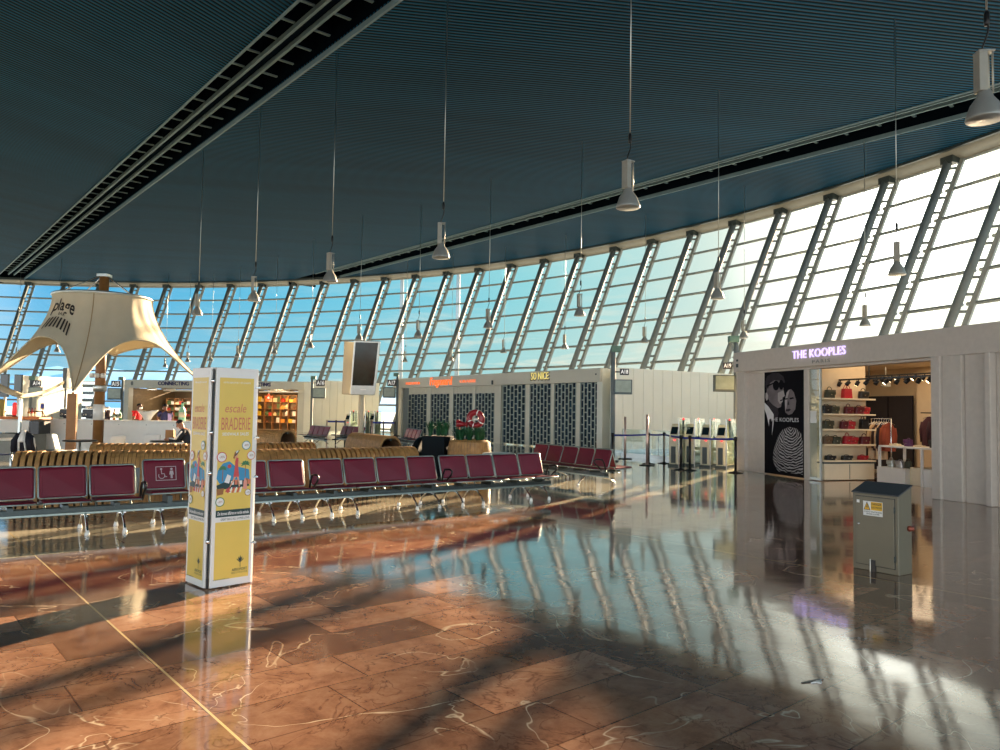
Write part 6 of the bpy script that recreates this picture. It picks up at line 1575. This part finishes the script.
# ================================================================ LIGHT, SKY, CAMERA
sunr = ray(903, 233).normalized()
w = bpy.data.worlds.new('sky'); SC.world = w; w.use_nodes = True
nt = w.node_tree; N = nt.nodes; L = nt.links; N.clear()
out = N.new('ShaderNodeOutputWorld'); bg = N.new('ShaderNodeBackground'); L.new(bg.outputs[0], out.inputs[0])
tc = N.new('ShaderNodeTexCoord'); nv = N.new('ShaderNodeVectorMath'); nv.operation = 'NORMALIZE'; L.new(tc.outputs['Generated'], nv.inputs[0])
dt = N.new('ShaderNodeVectorMath'); dt.operation = 'DOT_PRODUCT'; dt.inputs[1].default_value = sunr; L.new(nv.outputs[0], dt.inputs[0])
ac = N.new('ShaderNodeMath'); ac.operation = 'ARCCOSINE'; L.new(dt.outputs['Value'], ac.inputs[0])
def ramp(src, stops, mul=None):
    r = N.new('ShaderNodeValToRGB'); r.color_ramp.interpolation = 'LINEAR'
    while len(r.color_ramp.elements) < len(stops): r.color_ramp.elements.new(.5)
    for e_, (p_, c_) in zip(r.color_ramp.elements, stops): e_.position = p_; e_.color = tuple(c_) + (1,)
    if mul:
        m_ = N.new('ShaderNodeMath'); m_.operation = 'MULTIPLY'; m_.inputs[1].default_value = mul; L.new(src, m_.inputs[0]); src = m_.outputs[0]
    L.new(src, r.inputs[0]); return r
# colour by angle from the sun (0 .. 180 degrees), stored at 1/4 brightness
def L4(*c): x_ = lin(c); return tuple(v / 5.84 for v in x_[:3])
R1 = ramp(ac.outputs[0], [(0.0, (1, 1, .94)), (math.radians(2.5) / PI, (1, .98, .88)), (math.radians(6) / PI, (.42, .41, .34)), (math.radians(9) / PI, (.23, .235, .205)), (math.radians(12) / PI, L4(228, 246, 236)), (math.radians(18) / PI, L4(190, 234, 233)), (math.radians(26) / PI, L4(152, 224, 233)), (math.radians(40) / PI, L4(112, 208, 238)), (math.radians(58) / PI, L4(62, 180, 238)), (math.radians(85) / PI, (.3, .36, .42)), (1.0, (.8, .84, .86))], 1 / PI)
sep = N.new('ShaderNodeSeparateXYZ'); L.new(nv.outputs[0], sep.inputs[0])
hz = ramp(sep.outputs['Z'], [(0.0, (1, 1, 1)), (.045, (.75, .75, .75)), (.14, (.12, .12, .12)), (.3, (0, 0, 0))])
mx = N.new('ShaderNodeMix'); mx.data_type = 'RGBA'; L.new(hz.outputs[0], mx.inputs[0]); L.new(R1.outputs[0], mx.inputs[6])
R2 = ramp(ac.outputs[0], [(0.0, (1, 1, .94)), (math.radians(6) / PI, (.42, .41, .34)), (math.radians(14) / PI, L4(250, 248, 226)), (math.radians(30) / PI, L4(190, 228, 222)), (math.radians(60) / PI, L4(150, 212, 236)), (math.radians(85) / PI, (.3, .36, .42)), (1.0, (.8, .84, .86))], 1 / PI)
L.new(R2.outputs[0], mx.inputs[7])
# thin cloud streaks near the horizon on the sunny side
mp = N.new('ShaderNodeMapping'); mp.inputs['Scale'].default_value = (5, 5, 30); L.new(nv.outputs[0], mp.inputs[0])
nz = N.new('ShaderNodeTexNoise'); nz.inputs['Scale'].default_value = 1.6; nz.inputs['Detail'].default_value = 7; nz.inputs['Roughness'].default_value = .6; nz.inputs['Distortion'].default_value = .6; L.new(mp.outputs[0], nz.inputs[0])
cr = ramp(nz.outputs['Fac'], [(.5, (0, 0, 0)), (.66, (1, 1, 1))])
zm = ramp(sep.outputs['Z'], [(0.0, (1, 1, 1)), (.07, (.9, .9, .9)), (.15, (.25, .25, .25)), (.3, (.2, .2, .2))])
am = ramp(ac.outputs[0], [(0.0, (1, 1, 1)), (math.radians(30) / PI, (.9, .9, .9)), (math.radians(45) / PI, (.25, .25, .25)), (.5, (.3, .3, .3))], 1 / PI)
m1 = N.new('ShaderNodeMath'); m1.operation = 'MULTIPLY'; L.new(cr.outputs[0], m1.inputs[0]); L.new(zm.outputs[0], m1.inputs[1])
m2 = N.new('ShaderNodeMath'); m2.operation = 'MULTIPLY'; L.new(m1.outputs[0], m2.inputs[0]); L.new(am.outputs[0], m2.inputs[1])
m3 = N.new('ShaderNodeMath'); m3.operation = 'MULTIPLY'; m3.inputs[1].default_value = .8; L.new(m2.outputs[0], m3.inputs[0])
mc = N.new('ShaderNodeMix'); mc.data_type = 'RGBA'; L.new(m3.outputs[0], mc.inputs[0]); L.new(mx.outputs[2], mc.inputs[6]); mc.inputs[7].default_value = tuple(v / 5.84 for v in lin((252, 246, 226))[:3]) + (1,)
L.new(mc.outputs[2], bg.inputs['Color']); bg.inputs['Strength'].default_value = 4.0

sl = bpy.data.lights.new('sun', 'SUN'); sl.energy = 22.0; sl.color = (1.0, .70, .44); sl.angle = math.radians(.6)
so = bpy.data.objects.new('sun', sl); C.objects.link(so)
so.rotation_euler = (-sunr).to_track_quat('-Z', 'Y').to_euler()

cam = bpy.data.cameras.new('camera'); cam.sensor_width = 36; cam.lens = 36 * F / 1000; cam.clip_end = 8000; cam.clip_start = .05
co = bpy.data.objects.new('camera', cam); C.objects.link(co)
M = Matrix((RT, UPV, -FW)).transposed().to_4x4(); M.translation = Vector((0, 0, EYE)); co.matrix_world = M
SC.camera = co
SC.view_settings.view_transform = 'Standard'; SC.view_settings.look = 'None'; SC.view_settings.gamma = 1.0; SC.view_settings.use_curve_mapping = False
SC.view_settings.exposure = 0.55
